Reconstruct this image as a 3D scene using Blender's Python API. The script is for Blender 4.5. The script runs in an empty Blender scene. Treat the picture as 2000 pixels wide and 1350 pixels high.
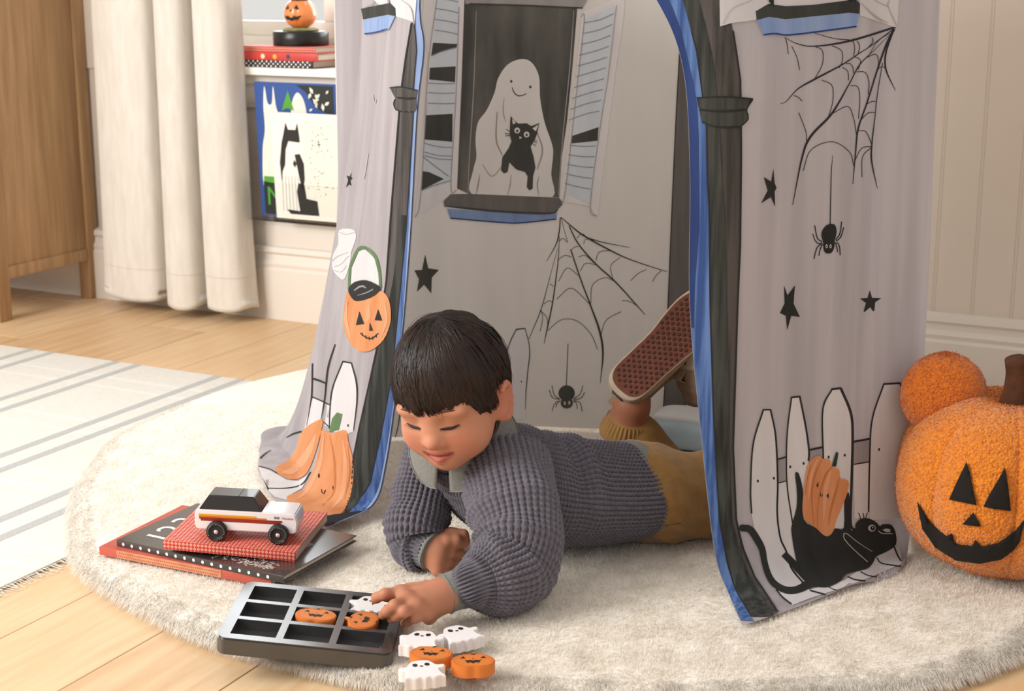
import bpy, bmesh, math, random
import numpy as np
from mathutils import Vector, Matrix
from mathutils.bvhtree import BVHTree
from mathutils.geometry import delaunay_2d_cdt

random.seed(7)
rng = np.random.default_rng(7)
SC = bpy.context.scene
COL = SC.collection

# ------------------------------------------------------------------ camera
FPX, PITCH, CAMH = 3000.0, math.radians(13.6), 0.80
cam_d = bpy.data.cameras.new('camera')
cam = bpy.data.objects.new('camera', cam_d); COL.objects.link(cam)
cam_d.sensor_width = 36.0; cam_d.lens = FPX / 2000 * 36.0
cam_d.clip_start = 0.05; cam_d.clip_end = 60
cam.location = (0, 0, CAMH); cam.rotation_euler = (math.pi / 2 - PITCH, 0, 0)
cam_d.dof.use_dof = True; cam_d.dof.focus_distance = 2.02; cam_d.dof.aperture_fstop = 10.0
SC.camera = cam
SC.cycles.use_adaptive_sampling = True; SC.cycles.adaptive_threshold = 0.025; SC.cycles.max_bounces = 6; SC.cycles.diffuse_bounces = 3; SC.cycles.glossy_bounces = 3; SC.cycles.transmission_bounces = 6; SC.cycles.transparent_max_bounces = 20; SC.cycles.caustics_reflective = False; SC.cycles.caustics_refractive = False

# ------------------------------------------------------------------ light
SC.view_settings.view_transform = 'Standard'; SC.view_settings.look = 'None'
SC.view_settings.gamma = 1.0; SC.view_settings.use_curve_mapping = False
SC.view_settings.exposure = 0.0
w = bpy.data.worlds.new('world'); SC.world = w; w.use_nodes = True
bg = w.node_tree.nodes['Background']
bg.inputs[0].default_value = (1.0, 0.955, 0.915, 1); bg.inputs[1].default_value = 0.82

def area(name, loc, target, sx, sy, power, col):
    d = bpy.data.lights.new(name, 'AREA'); d.shape = 'RECTANGLE'; d.size = sx; d.size_y = sy
    d.energy = power; d.color = col
    o = bpy.data.objects.new(name, d); COL.objects.link(o)
    o.location = loc
    o.rotation_euler = (Vector(target) - Vector(loc)).to_track_quat('-Z', 'Y').to_euler()
    return o
# tall windows on the left side of the room
area('left_window_daylight', (-2.7, 0.95, 1.75), (-0.2, 2.15, 0.1), 1.6, 1.7, 122, (1.0, 0.975, 0.94))

# ------------------------------------------------------------------ frames and helpers
ANG = math.radians(27)
E1 = np.array([math.cos(ANG), -math.sin(ANG), 0.0]); E2 = np.array([math.sin(ANG), math.cos(ANG), 0.0])
def W(a, b, z=0.0):
    """room coordinates (along the wall, towards the wall, up) to world"""
    return E1 * a + E2 * b + np.array([0, 0, z])
CAM0 = np.array([0, 0, CAMH])
def ray(x, y):
    a = (x - 1000) / FPX; b = (675 - y) / FPX
    return np.array([a, math.cos(PITCH) + b * math.sin(PITCH), -math.sin(PITCH) + b * math.cos(PITCH)])
def fl(x, y, z=0.0):
    r = ray(x, y); return CAM0 + r * ((z - CAMH) / r[2])
def dp(x, y, Y):
    r = ray(x, y); return CAM0 + r * (Y / r[1])
def on2(x, y, c):
    r = ray(x, y); return CAM0 + r * (c / (r @ E2))
def proj(P):
    d = np.asarray(P, float) - CAM0
    dep = d[..., 1] * math.cos(PITCH) - d[..., 2] * math.sin(PITCH)
    up = d[..., 1] * math.sin(PITCH) + d[..., 2] * math.cos(PITCH)
    return np.stack([1000 + FPX * d[..., 0] / dep, 675 - FPX * up / dep], -1)

def lin(c):
    if isinstance(c, str):
        c = c.lstrip('#'); c = [int(c[i:i + 2], 16) / 255 for i in (0, 2, 4)]
    return tuple((v / 12.92 if v <= 0.04045 else ((v + 0.055) / 1.055) ** 2.4) for v in c) + (1.0,)

MATS = {}
def mat(name, col, rough=0.6, col2=None, scale=8.0, stretch=(1, 1, 1), detail=3.0, lo=0.35, hi=0.65, bump=None,
        metal=0.0, spec=0.5, coat=0.0, sheen=0.0, trans=0.0, sss=0.0, attr=None, coords='Object', ior=1.45, bstretch=(1, 1, 1), emit=0.0):
    if name in MATS: return MATS[name]
    m = bpy.data.materials.new(name); m.use_nodes = True; MATS[name] = m
    nt = m.node_tree; N = nt.nodes; L = nt.links
    b = N['Principled BSDF']
    b.inputs['Base Color'].default_value = lin(col)
    b.inputs['Roughness'].default_value = rough; b.inputs['Metallic'].default_value = metal
    b.inputs['Specular IOR Level'].default_value = spec; b.inputs['IOR'].default_value = ior
    b.inputs['Coat Weight'].default_value = coat; b.inputs['Sheen Weight'].default_value = sheen
    b.inputs['Transmission Weight'].default_value = trans
    if sss:
        b.inputs['Subsurface Weight'].default_value = sss
        b.inputs['Subsurface Radius'].default_value = (0.012, 0.005, 0.003); b.inputs['Subsurface Scale'].default_value = 0.5
    tc = N.new('ShaderNodeTexCoord')
    def mapped(st):
        mp = N.new('ShaderNodeMapping'); L.new(tc.outputs[coords], mp.inputs[0])
        mp.inputs['Scale'].default_value = st; return mp
    src = None
    if col2 is not None:
        mp = mapped(stretch)
        nz = N.new('ShaderNodeTexNoise'); nz.inputs['Scale'].default_value = scale; nz.inputs['Detail'].default_value = detail
        L.new(mp.outputs[0], nz.inputs['Vector'])
        cr = N.new('ShaderNodeValToRGB'); L.new(nz.outputs['Fac'], cr.inputs[0])
        cr.color_ramp.elements[0].position = lo; cr.color_ramp.elements[1].position = hi
        cr.color_ramp.elements[0].color = lin(col); cr.color_ramp.elements[1].color = lin(col2)
        src = cr.outputs[0]
    if attr:
        at = N.new('ShaderNodeAttribute'); at.attribute_name = attr
        if src is None: src = at.outputs['Color']
        else:
            mx = N.new('ShaderNodeMixRGB'); mx.blend_type = 'MULTIPLY'; mx.inputs[0].default_value = 1
            L.new(src, mx.inputs[1]); L.new(at.outputs['Color'], mx.inputs[2]); src = mx.outputs[0]
    if src is not None: L.new(src, b.inputs['Base Color'])
    if bump:
        bs, bst = bump
        mp = mapped(bstretch)
        nz = N.new('ShaderNodeTexNoise'); nz.inputs['Scale'].default_value = bs; nz.inputs['Detail'].default_value = 3
        L.new(mp.outputs[0], nz.inputs['Vector'])
        bp = N.new('ShaderNodeBump'); bp.inputs['Strength'].default_value = bst; bp.inputs['Distance'].default_value = 0.002
        L.new(nz.outputs['Fac'], bp.inputs['Height']); L.new(bp.outputs[0], b.inputs['Normal'])
    return m

def tag(o, label=None, cat=None, group=None, kind=None):
    if label: o['label'] = label
    if cat: o['category'] = cat
    if group: o['group'] = group
    if kind: o['kind'] = kind
    return o
def PM(o):
    m = Matrix.LocRotScale(o.location, o.rotation_euler, o.scale)
    return (PM(o.parent) @ o.matrix_parent_inverse @ m) if o.parent else m
def attach(o, parent, keep=True):
    o.parent = parent
    if keep: o.matrix_parent_inverse = PM(parent).inverted()
    return o
def empty(name, loc=(0, 0, 0), rz=0.0, **k):
    o = bpy.data.objects.new(name, None); COL.objects.link(o); o.location = loc; o.rotation_euler = (0, 0, rz)
    o.empty_display_size = 0.05
    return tag(o, **k)
def mesh(name, v, f, m=None, parent=None, smooth=False, keep=True):
    me = bpy.data.meshes.new(name)
    v = np.asarray(v, dtype=np.float32)
    me.from_pydata(v.tolist() if len(v) < 60000 else v, [], f if not isinstance(f, np.ndarray) else f.tolist())
    if m: me.materials.append(m if not isinstance(m, str) else MATS[m])
    if smooth: me.shade_smooth()
    o = bpy.data.objects.new(name, me); COL.objects.link(o)
    if parent: attach(o, parent, keep)
    return o
def fastmesh(name, v, f, m=None, parent=None, smooth=True, keep=True):
    """numpy mesh: v (n,3), f (k,3) or (k,4)"""
    me = bpy.data.meshes.new(name)
    v = np.ascontiguousarray(v, np.float32); f = np.ascontiguousarray(f, np.int32); k = f.shape[1]
    me.vertices.add(len(v)); me.vertices.foreach_set('co', v.ravel())
    me.loops.add(f.size); me.loops.foreach_set('vertex_index', f.ravel())
    me.polygons.add(len(f)); me.polygons.foreach_set('loop_start', np.arange(0, f.size, k, dtype=np.int32))
    me.update(calc_edges=True)
    if m: me.materials.append(m if not isinstance(m, str) else MATS[m])
    if smooth: me.shade_smooth()
    o = bpy.data.objects.new(name, me); COL.objects.link(o)
    if parent: attach(o, parent, keep)
    return o
def bm_obj(name, bm, m, parent=None, smooth=False, keep=False):
    me = bpy.data.meshes.new(name); bm.to_mesh(me); bm.free()
    if m: me.materials.append(m if not isinstance(m, str) else MATS[m])
    if smooth: me.shade_smooth()
    o = bpy.data.objects.new(name, me); COL.objects.link(o)
    if parent: attach(o, parent, keep)
    return o
def box(name, lo, hi, m, parent=None, bevel=0.0, seg=2, keep=False, loc=None, rz=0.0):
    """axis-aligned box in its own frame"""
    bm = bmesh.new()
    lo = Vector(lo); hi = Vector(hi)
    bmesh.ops.create_cube(bm, size=1.0, matrix=Matrix.Translation((lo + hi) / 2) @ Matrix.Diagonal((*(hi - lo), 1)))
    if bevel: bmesh.ops.bevel(bm, geom=bm.edges[:], offset=bevel, segments=seg, affect='EDGES', profile=0.6)
    o = bm_obj(name, bm, m, parent, smooth=False, keep=keep)
    if bevel: o.data.shade_smooth(); o.data.set_sharp_from_angle(angle=math.radians(40))
    if loc is not None: o.location = loc
    if rz: o.rotation_euler = (0, 0, rz)
    return o
def rbox(name, a0, a1, b0, b1, z0, z1, m, parent=None, bevel=0.0):
    """box in room coordinates"""
    o = box(name, (a0, b0, z0), (a1, b1, z1), m, None, bevel)
    o.rotation_euler = (0, 0, -ANG)
    if parent: attach(o, parent, True)
    return o
def crom(P, n):
    """Catmull-Rom through P (k,d) -> n samples"""
    P = np.asarray(P, float); k = len(P)
    t = np.linspace(0, k - 1, n); i = np.clip(t.astype(int), 0, k - 2); u = (t - i)[:, None]
    for _ in range(P.ndim - 2): u = u[..., None]
    Q = np.concatenate([[2 * P[0] - P[1]], P, [2 * P[-1] - P[-2]]])
    p0, p1, p2, p3 = Q[i], Q[i + 1], Q[i + 2], Q[i + 3]
    return 0.5 * (2 * p1 + (p2 - p0) * u + (2 * p0 - 5 * p1 + 4 * p2 - p3) * u ** 2 + (3 * p1 - p0 - 3 * p2 + p3) * u ** 3)
def smooth_closed(P, per=6):
    P = np.asarray(P, float); k = len(P)
    out = []
    for i in range(k):
        p0, p1, p2, p3 = P[i - 1], P[i], P[(i + 1) % k], P[(i + 2) % k]
        for j in range(per):
            u = j / per
            out.append(0.5 * (2 * p1 + (p2 - p0) * u + (2 * p0 - 5 * p1 + 4 * p2 - p3) * u ** 2 + (3 * p1 - p0 - 3 * p2 + p3) * u ** 3))
    return np.array(out)
def grid_faces(nu, nv, wrap=False):
    i, j = np.meshgrid(np.arange(nu if wrap else nu - 1), np.arange(nv - 1), indexing='ij')
    i2 = (i + 1) % nu
    return np.stack([i * nv + j, i2 * nv + j, i2 * nv + j + 1, i * nv + j + 1], -1).reshape(-1, 4)
def lathe(name, prof, m, parent=None, seg=40, keep=False, loc=None):
    a = np.linspace(0, 2 * math.pi, seg, endpoint=False)
    v = np.array([[r * math.cos(t), r * math.sin(t), z] for t in a for r, z in prof])
    o = fastmesh(name, v, grid_faces(seg, len(prof), True), m, parent, True, keep)
    o.data.set_sharp_from_angle(angle=math.radians(45))
    if loc is not None: o.location = loc
    return o
def tube(name, P, R, m, parent=None, seg=8, n=None, keep=True, caps=True):
    """round tube through points P with radii R"""
    P = np.asarray(P, float); R = np.broadcast_to(np.asarray(R, float), (len(P),)).copy()
    if n: R = crom(np.stack([R, R], 1), n)[:, 0]; P = crom(P, n)
    T = np.gradient(P, axis=0); T /= np.linalg.norm(T, axis=1)[:, None] + 1e-12
    up = np.array([0, 0, 1.0]) if abs(T[0][2]) < 0.9 else np.array([1.0, 0, 0])
    A = np.cross(T[0], up); A /= np.linalg.norm(A); vs = []
    for k in range(len(P)):
        A = A - T[k] * (A @ T[k]); A /= np.linalg.norm(A) + 1e-12; B = np.cross(T[k], A)
        for s in range(seg):
            t = 2 * math.pi * s / seg; vs.append(P[k] + R[k] * (A * math.cos(t) + B * math.sin(t)))
    f = []
    for k in range(len(P) - 1):
        for s in range(seg): f.append((k * seg + s, k * seg + (s + 1) % seg, (k + 1) * seg + (s + 1) % seg, (k + 1) * seg + s))
    if caps: f.append(tuple(range(seg - 1, -1, -1))); f.append(tuple(range((len(P) - 1) * seg, len(P) * seg)))
    return mesh(name, vs, f, m, parent, True, keep)
def prism(name, poly, z0, z1, m, parent=None, bevel=0.0, keep=False, seg=2):
    bm = bmesh.new()
    vs = [bm.verts.new((p[0], p[1], z0)) for p in poly]
    fc = bm.faces.new(vs); bm.normal_update()
    if fc.normal.z > 0: fc.normal_flip()
    r = bmesh.ops.extrude_face_region(bm, geom=[fc])
    bmesh.ops.translate(bm, vec=(0, 0, z1 - z0), verts=[g for g in r['geom'] if isinstance(g, bmesh.types.BMVert)])
    bmesh.ops.recalc_face_normals(bm, faces=bm.faces[:])
    if bevel:
        ed = [e for e in bm.edges if abs(e.verts[0].co.z - e.verts[1].co.z) < 1e-6]
        bmesh.ops.bevel(bm, geom=ed, offset=bevel, segments=seg, affect='EDGES')
    o = bm_obj(name, bm, m, parent, keep=keep)
    o.data.shade_smooth(); o.data.set_sharp_from_angle(angle=math.radians(35))
    return o
def copy_tree(o, parent=None):
    c = o.copy(); COL.objects.link(c); c.parent = parent
    for ch in [x for x in COL.objects if x.parent == o]: copy_tree(ch, c)
    return c
def flat_poly(P, step=None):
    """triangulated flat polygon (2D) with interior grid points -> pts, tris"""
    P = np.asarray(P, float); n = len(P)
    pts = [Vector(p) for p in P]
    if step:
        lo, hi = P.min(0), P.max(0)
        gx = np.arange(lo[0] + step * .5, hi[0], step); gy = np.arange(lo[1] + step * .5, hi[1], step)
        G = np.array([(x, y) for x in gx for y in gy])
        if len(G):
            x, y = G[:, 0], G[:, 1]; ins = np.zeros(len(G), bool); j = n - 1
            for i in range(n):
                xi, yi = P[i]; xj, yj = P[j]
                c = ((yi > y) != (yj > y)) & (x < (xj - xi) * (y - yi) / (yj - yi + 1e-12) + xi); ins ^= c; j = i
            pts += [Vector(g) for g in G[ins]]
    v, _, f, *_ = delaunay_2d_cdt(pts, [(i, (i + 1) % n) for i in range(n)], [], 2 if False else 1, 1e-4)
    return np.array([(q[0], q[1]) for q in v]), [tuple(t) for t in f]
# ------------------------------------------------------------------ room
def wood(name, c1, c2, c3, st=(1, 1, 1), rough=0.5, sc=6.0):
    m = mat(name, c1, rough, c2, sc, st, 4.0, 0.3, 0.7, bump=(120, 0.12), bstretch=st)
    return m
FLOORS = [wood('oak_plank_%d' % i, a, b, None, (9, 0.7, 1), 0.42) for i, (a, b) in enumerate([
    ('#c9a57c', '#dcbd96'), ('#d2b087', '#e0c39d'), ('#c39d73', '#d6b48b'), ('#cfab80', '#dbb98f')])]
mat('wall_paint', '#d8ccbf', 0.65, '#d3c6b8', 3)
mat('trim_paint', '#dcd3c8', 0.5)
mat('sill_paint', '#f4ece2', 0.45)
mat('subfloor', '#3a2a1c', 0.9)
mat('cabinet_oak', '#9c7a55', 0.5, '#b8946c', 9, (7, 7, 0.5), 5, 0.3, 0.7, bump=(160, 0.15), bstretch=(6, 6, 0.5))
mat('curtain_linen', '#d6cfc5', 0.85, '#cec6bb', 60, (1, 1, 0.2), 2, sheen=0.2, bump=(900, 0.15))
def clear(name, tr, rough):
    m = bpy.data.materials.new(name); m.use_nodes = True; MATS[name] = m; N = m.node_tree.nodes; L = m.node_tree.links
    N.remove(N['Principled BSDF']); t = N.new('ShaderNodeBsdfTransparent'); g = N.new('ShaderNodeBsdfGlossy'); g.inputs['Roughness'].default_value = rough
    t.inputs[0].default_value = (.97, .98, .98, 1); lw = N.new('ShaderNodeLayerWeight'); lw.inputs[0].default_value = tr
    mx = N.new('ShaderNodeMixShader'); L.new(lw.outputs['Fresnel'], mx.inputs[0]); L.new(t.outputs[0], mx.inputs[1]); L.new(g.outputs[0], mx.inputs[2]); L.new(mx.outputs[0], N['Material Output'].inputs[0])
clear('clear_acrylic', .06, .05); clear('window_glass', .15, .0)

floor = mesh('floor', [W(-4.2, -1.2, -.012), W(1.6, -1.2, -.012), W(1.6, 3.1, -.012), W(-4.2, 3.1, -.012)], [(0, 1, 2, 3)], 'subfloor')
tag(floor, kind='structure')
PW = 0.165
for k, a in enumerate(np.arange(-4.2 + 0.03, 1.5, PW)):
    b = -1.2 + (k * 0.77) % 1.3 - 1.0
    while b < 2.98:
        b1 = b + 1.25 + 0.35 * ((k * 7 + int(b * 3)) % 3) / 2
        lo_, hi_ = max(b, -1.2), min(b1, 2.98)
        pw = W(a + PW / 2, (lo_ + hi_) / 2, 0)
        if hi_ - lo_ > 0.05:
            # joint seen at the front left of the rug
            o = box('plank', (-(PW - .0012) / 2, -(hi_ - lo_) / 2 + .0006, -.012), ((PW - .0012) / 2, (hi_ - lo_) / 2 - .0006, 0), FLOORS[(k * 5 + int(b1 * 7)) % 4], None, 0.0007, 1)
            o.location = pw; o.rotation_euler = (0, 0, -ANG); attach(o, floor, True)
        b = b1

WB = 2.95      # wall plane
# wall right of the window: vertical boards with a bead between
wr = mesh('wall_right', [W(-1.42, WB + .012, 0), W(1.6, WB + .012, 0), W(1.6, WB + .012, 2.4), W(-1.42, WB + .012, 2.4)], [(0, 1, 2, 3)], 'wall_paint')
tag(wr, kind='structure')
g0 = -0.591 - 11 * 0.0725
bprof = [(-.0365, .006), (-.0340, .001), (-.032, 0), (.032, 0), (.0340, .001), (.0365, .006)]
bead = None
for k in range(29):
    a = g0 + k * 0.0725
    v = [W(a + .03625 + x * .985, WB + y, z) for z in (0.15, 2.4) for x, y in bprof]
    mesh('board', v, [(i, i + 1, i + 7, i + 6) for i in range(5)], 'wall_paint', wr, False)
    t = np.linspace(math.pi, 2 * math.pi, 7)
    v = [W(a + .0032 * math.cos(q), WB + .0036 + .0036 * math.sin(q), z) for z in (0.15, 2.4) for q in t]
    mesh('bead', v, [(i, i + 1, i + 8, i + 7) for i in range(6)], 'wall_paint', wr, True)

def moulding(name, a0, a1, prof, m, kind='structure', parent=None):
    n = len(prof)
    v = [W(a, b, z) for a in (a0, a1) for b, z in prof]
    f = [(i, i + 1, n + i + 1, n + i) for i in range(n - 1)] + [tuple(range(n)), tuple(range(2 * n - 1, n - 1, -1))]
    o = mesh(name, v, f, m, parent)
    if kind and not parent: tag(o, kind=kind)
    return o
def base_prof(p):
    return [(WB + .02, 0), (WB - .022, 0), (WB - .022, .112), (WB - .018, .118), (WB - .020, .126), (WB - .014, .136), (WB - .012, .146), (WB - .017, .152), (WB - .014, .163), (WB + .004, .168), (WB + .02, .168)]
moulding('baseboard_right', -1.42, 1.6, base_prof(0), 'trim_paint')
# wall under and beside the window
wl = empty('wall_left', W(-2.2, WB, 0)); tag(wl, kind='structure')
rbox('wall_panel', -4.2, -1.42, WB + .006, WB + .03, 0, .575, 'wall_paint', wl)
rbox('wall_pier', -4.2, -2.52, WB, WB + .22, .575, 2.4, 'wall_paint', wl)
rbox('wall_pier', -1.5, -1.42, WB, WB + .22, .575, 2.4, 'wall_paint', wl)
for nm, a0, a1, z0, z1 in (('panel_stile', -2.62, -2.52, .17, .575), ('panel_stile', -1.5, -1.42, .17, .575), ('panel_rail', -2.52, -1.5, .505, .575), ('panel_rail', -2.52, -1.5, .17, .225)):
    rbox(nm, a0, a1, WB - .006, WB + .012, z0, z1, 'trim_paint', wl, 0.003)
for z0 in (.497, .222):
    rbox('panel_bead', -2.52, -1.5, WB - .004, WB + .012, z0, z0 + .01, 'trim_paint', wl, 0.003)
moulding('baseboard_left', -4.2, -1.42, [(b, z * 1.06) for b, z in base_prof(0)], 'trim_paint')
# window
win = empty('window_1', W(-2.0, WB, .59)); tag(win, kind='structure')
rbox('window_sill', -2.56, -1.45, WB - .035, WB + .2, .574, .592, 'sill_paint', win, 0.004)
rbox('sill_apron', -2.54, -1.47, WB - .014, WB + .01, .552, .574, 'trim_paint', win, 0.003)
rbox('window_back_rail', -2.52, -1.5, WB + .155, WB + .2, .592, .655, 'sill_paint', win, 0.003)
rbox('sash_rail', -2.52, -1.5, WB + .165, WB + .195, .655, .69, 'sill_paint', win, 0.003)
for a in (-2.5, -2.06, -1.55):
    rbox('sash_stile', a - .028, a + .028, WB + .165, WB + .195, .69, 2.3, 'sill_paint', win, 0.003)
rbox('sash_rail', -2.52, -1.5, WB + .165, WB + .195, 2.25, 2.4, 'sill_paint', win, 0.003)
for a0, a1 in ((-2.472, -2.088), (-2.032, -1.578)):
    rbox('pane', a0, a1, WB + .178, WB + .182, .69, 2.25, 'window_glass', win)
a_l = area('daylight_outside_window', W(-1.95, WB + 1.0, 1.35), W(-1.95, WB - 1, 1.05), 2.6, 2.2, 115, (0.93, 0.97, 1.0))

# cabinet
cab = empty('oak_cabinet', W(-2.9, 2.78, 0), -ANG, label='oak cabinet on square legs standing beside the curtain', cat='cabinet')
def cbox(nm, a0, a1, b0, b1, z0, z1, bev=.003, par=None):
    return rbox(nm, a0, a1, b0, b1, z0, z1, 'cabinet_oak', par or cab, bev)
for a0, a1 in ((-2.715, -2.678), (-3.9, -3.863)):
    cbox('leg', a0, a1, 2.60, 2.64, 0, 1.05); cbox('leg', a0, a1, 2.912, 2.948, 0, 1.05)
cbox('side_panel', -2.70, -2.686, 2.64, 2.912, .11, 1.03)
cbox('bottom_rail', -2.708, -2.681, 2.64, 2.912, .098, .128)
cbox('side_panel', -3.885, -3.87, 2.64, 2.912, .11, 1.03)
cbox('bottom_panel', -3.86, -2.70, 2.63, 2.93, .10, .118)
cbox('back_panel', -3.86, -2.715, 2.93, 2.945, .12, 1.03)
cbox('top', -3.92, -2.665, 2.59, 2.95, 1.05, 1.075, .004)
for k in range(3):
    d = cbox('drawer', -3.86, -2.72, 2.602, 2.62, .13 + k * .305, .425 + k * .305, .003)
    o = rbox('handle', -3.4, -3.2, 2.585, 2.602, .27 + k * .305, .285 + k * .305, 'cabinet_oak', d, .004)

# curtain: one linen panel in three soft pleats
def curtain():
    keys = [(-2.60, 2.90), (-2.578, 2.862), (-2.50, 2.838), (-2.425, 2.842), (-2.402, 2.872), (-2.398, 2.925), (-2.390, 2.885), (-2.375, 2.842), (-2.335, 2.822), (-2.296, 2.832), (-2.283, 2.872), (-2.280, 2.925),
            (-2.274, 2.88), (-2.262, 2.845), (-2.215, 2.832), (-2.172, 2.848), (-2.160, 2.90)]
    nu, nv = 160, 60
    pl = crom(np.array(keys), nu)
    zs = np.concatenate([np.linspace(.022, .3, 30), np.linspace(.33, 2.4, 30)])
    v = np.zeros((nu, nv, 3)); cen = np.array([-2.37, 2.86])
    for j, z in enumerate(zs):
        fz = 1 + .05 * math.exp(-z / .12) - .02 * min(z, 1)
        a = cen[0] + (pl[:, 0] - cen[0]) * fz + .0015 * np.sin(pl[:, 0] * 40 + z * 4)
        b = pl[:, 1] + .0012 * np.sin(z * 5 + pl[:, 0] * 25)
        zz = z + .006 * (pl[:, 0] + 2.4) + (.012 * np.sin((pl[:, 1] - 2.82) * 30) if z < .05 else 0)
        v[:, j] = E1 * a[:, None] + E2 * b[:, None]; v[:, j, 2] = zz
    o = fastmesh('curtain_cloth', v.reshape(-1, 3), grid_faces(nu, nv), 'curtain_linen')
    so = o.modifiers.new('thickness', 'SOLIDIFY'); so.thickness = .002
    return o, v
cur = empty('curtain', W(-2.37, 2.86, .02), label='off-white linen curtain hanging in three pleats beside the window', cat='curtain')
cc, cv = curtain(); attach(cc, cur)
hem = []
for j in (6.6,):
    pass
mat('curtain_stitch', '#ccc4b9', 0.9)
nu = cv.shape[0]; zi = 9
st = cv[:, zi] - E2 * .0016
tube('hem_stitch', st[::2], .0003, 'curtain_stitch', cur, 4)
# ------------------------------------------------------------------ play tent
mat('tent_cloth', '#aca5a9', 0.9, '#c0babd', 9, (4, 4, 0.16), 4, 0.3, 0.7, bump=(1400, 0.12))
mat('tent_lining', '#d8d4cf', 0.9, '#e0dcd7', 5, (4, 4, 0.35), 4, 0.3, 0.7, bump=(1400, 0.12))
def translucent(m, w):
    N = m.node_tree.nodes; L = m.node_tree.links; b = N['Principled BSDF']
    t = N.new('ShaderNodeBsdfTranslucent'); mx = N.new('ShaderNodeMixShader'); mx.inputs[0].default_value = w
    src = b.inputs['Base Color'].links[0].from_socket; L.new(src, t.inputs[0])
    L.new(b.outputs[0], mx.inputs[1]); L.new(t.outputs[0], mx.inputs[2]); L.new(mx.outputs[0], N['Material Output'].inputs[0])
for nm, w_ in (('tent_cloth', .4), ('tent_lining', .12)): translucent(MATS[nm], w_)
RZ = 0.03     # top of the fur pile
tent = empty('play_tent', W(-.95, 2.1, RZ), label='cloth play tent printed as a haunted house with arched doorway', cat='tent')

def patch(rows, nu, nv, fold=None):
    """rows: bottom to top, each a list of world points inner edge to outer"""
    A = np.array(rows)
    up = crom(A, nv)                                 # (nv, k, 3)
    S = crom(np.swapaxes(up, 0, 1), nu)              # (nu, nv, 3)
    if fold is not None:
        du = np.gradient(S, axis=0); dv = np.gradient(S, axis=1)
        n = np.cross(du, dv); n /= np.linalg.norm(n, axis=-1)[..., None] + 1e-9
        u = np.linspace(0, 1, nu)[:, None]; v = np.linspace(0, 1, nv)[None, :]
        S = S + n * fold(u, v)[..., None]
    return S
def cloth(name, S, m, thick=0.0008):
    nu, nv = S.shape[:2]
    V = S.reshape(-1, 3); F = grid_faces(nu, nv)
    o = fastmesh(name, V, F, m, tent)
    bvh = BVHTree.FromPolygons([Vector(p) for p in V], F.tolist())
    return o, bvh

G = lambda x, c, s: np.exp(-((x - c) / s) ** 2)
# right side of the doorway: the front column and the side wall beyond it
def rowR(px, e2s, floor_=False):
    out = []
    for (x, y), e in zip(px, e2s):
        out.append(fl(x, y, RZ) if floor_ else on2(x, y, e))
    return out
r0 = rowR([(1450, 1222), (1521, 1199), (1640, 1154), (1764, 1105)], [0] * 4, True)
def tail(row, z):
    a = row[-1]
    return row + [W(-.455, 2.13, z), W(-.52, 2.22, z)]
RR = [r0]
for px, e in (([(1425, 1165), (1490, 1150), (1630, 1110), (1768, 1062)], (1.752, 1.775, 1.885, 2.02)),
              ([(1396, 1080), (1452, 1066), (1622, 1030), (1773, 990)], (1.757, 1.782, 1.895, 2.03)),
              ([(1371, 870), (1433, 866), (1612, 840), (1783, 810)], (1.765, 1.785, 1.90, 2.035)),
              ([(1347, 600), (1440, 600), (1618, 580), (1795, 560)], (1.77, 1.79, 1.90, 2.04)),
              ([(1347, 330), (1447, 330), (1628, 315), (1802, 300)], (1.77, 1.79, 1.90, 2.04)),
              ([(1333, 130), (1444, 130), (1632, 120), (1807, 110)], (1.77, 1.79, 1.90, 2.04)),
              ([(1282, 0), (1425, -10), (1632, -15), (1811, -20)], (1.77, 1.79, 1.90, 2.04)),
              ([(1195, -110), (1405, -150), (1632, -160), (1815, -170)], (1.77, 1.79, 1.90, 2.04)),
              ([(1120, -180), (1390, -330), (1632, -340), (1819, -350)], (1.77, 1.79, 1.90, 2.04))):
    RR.append(rowR(px, e))
RR = [tail(r, max(RZ, float(np.mean([p[2] for p in r])))) for r in RR]
foldR = lambda u, v: (.0045 * np.sin(u * 19 + 2.0 * v) * np.clip(v * 3, .25, 1) * np.clip((u - .22) * 5, 0, 1)
                      + .006 * G(u, .43 + .03 * v, .035) * np.clip(v * 2, .3, 1) - .004 * G(u, .52 - .03 * v, .03))
SR = patch(RR, 150, 170, foldR)
oR, bR = cloth('tent_wall', SR, 'tent_cloth'); tag(oR, 'side wall beside the right column')

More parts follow.
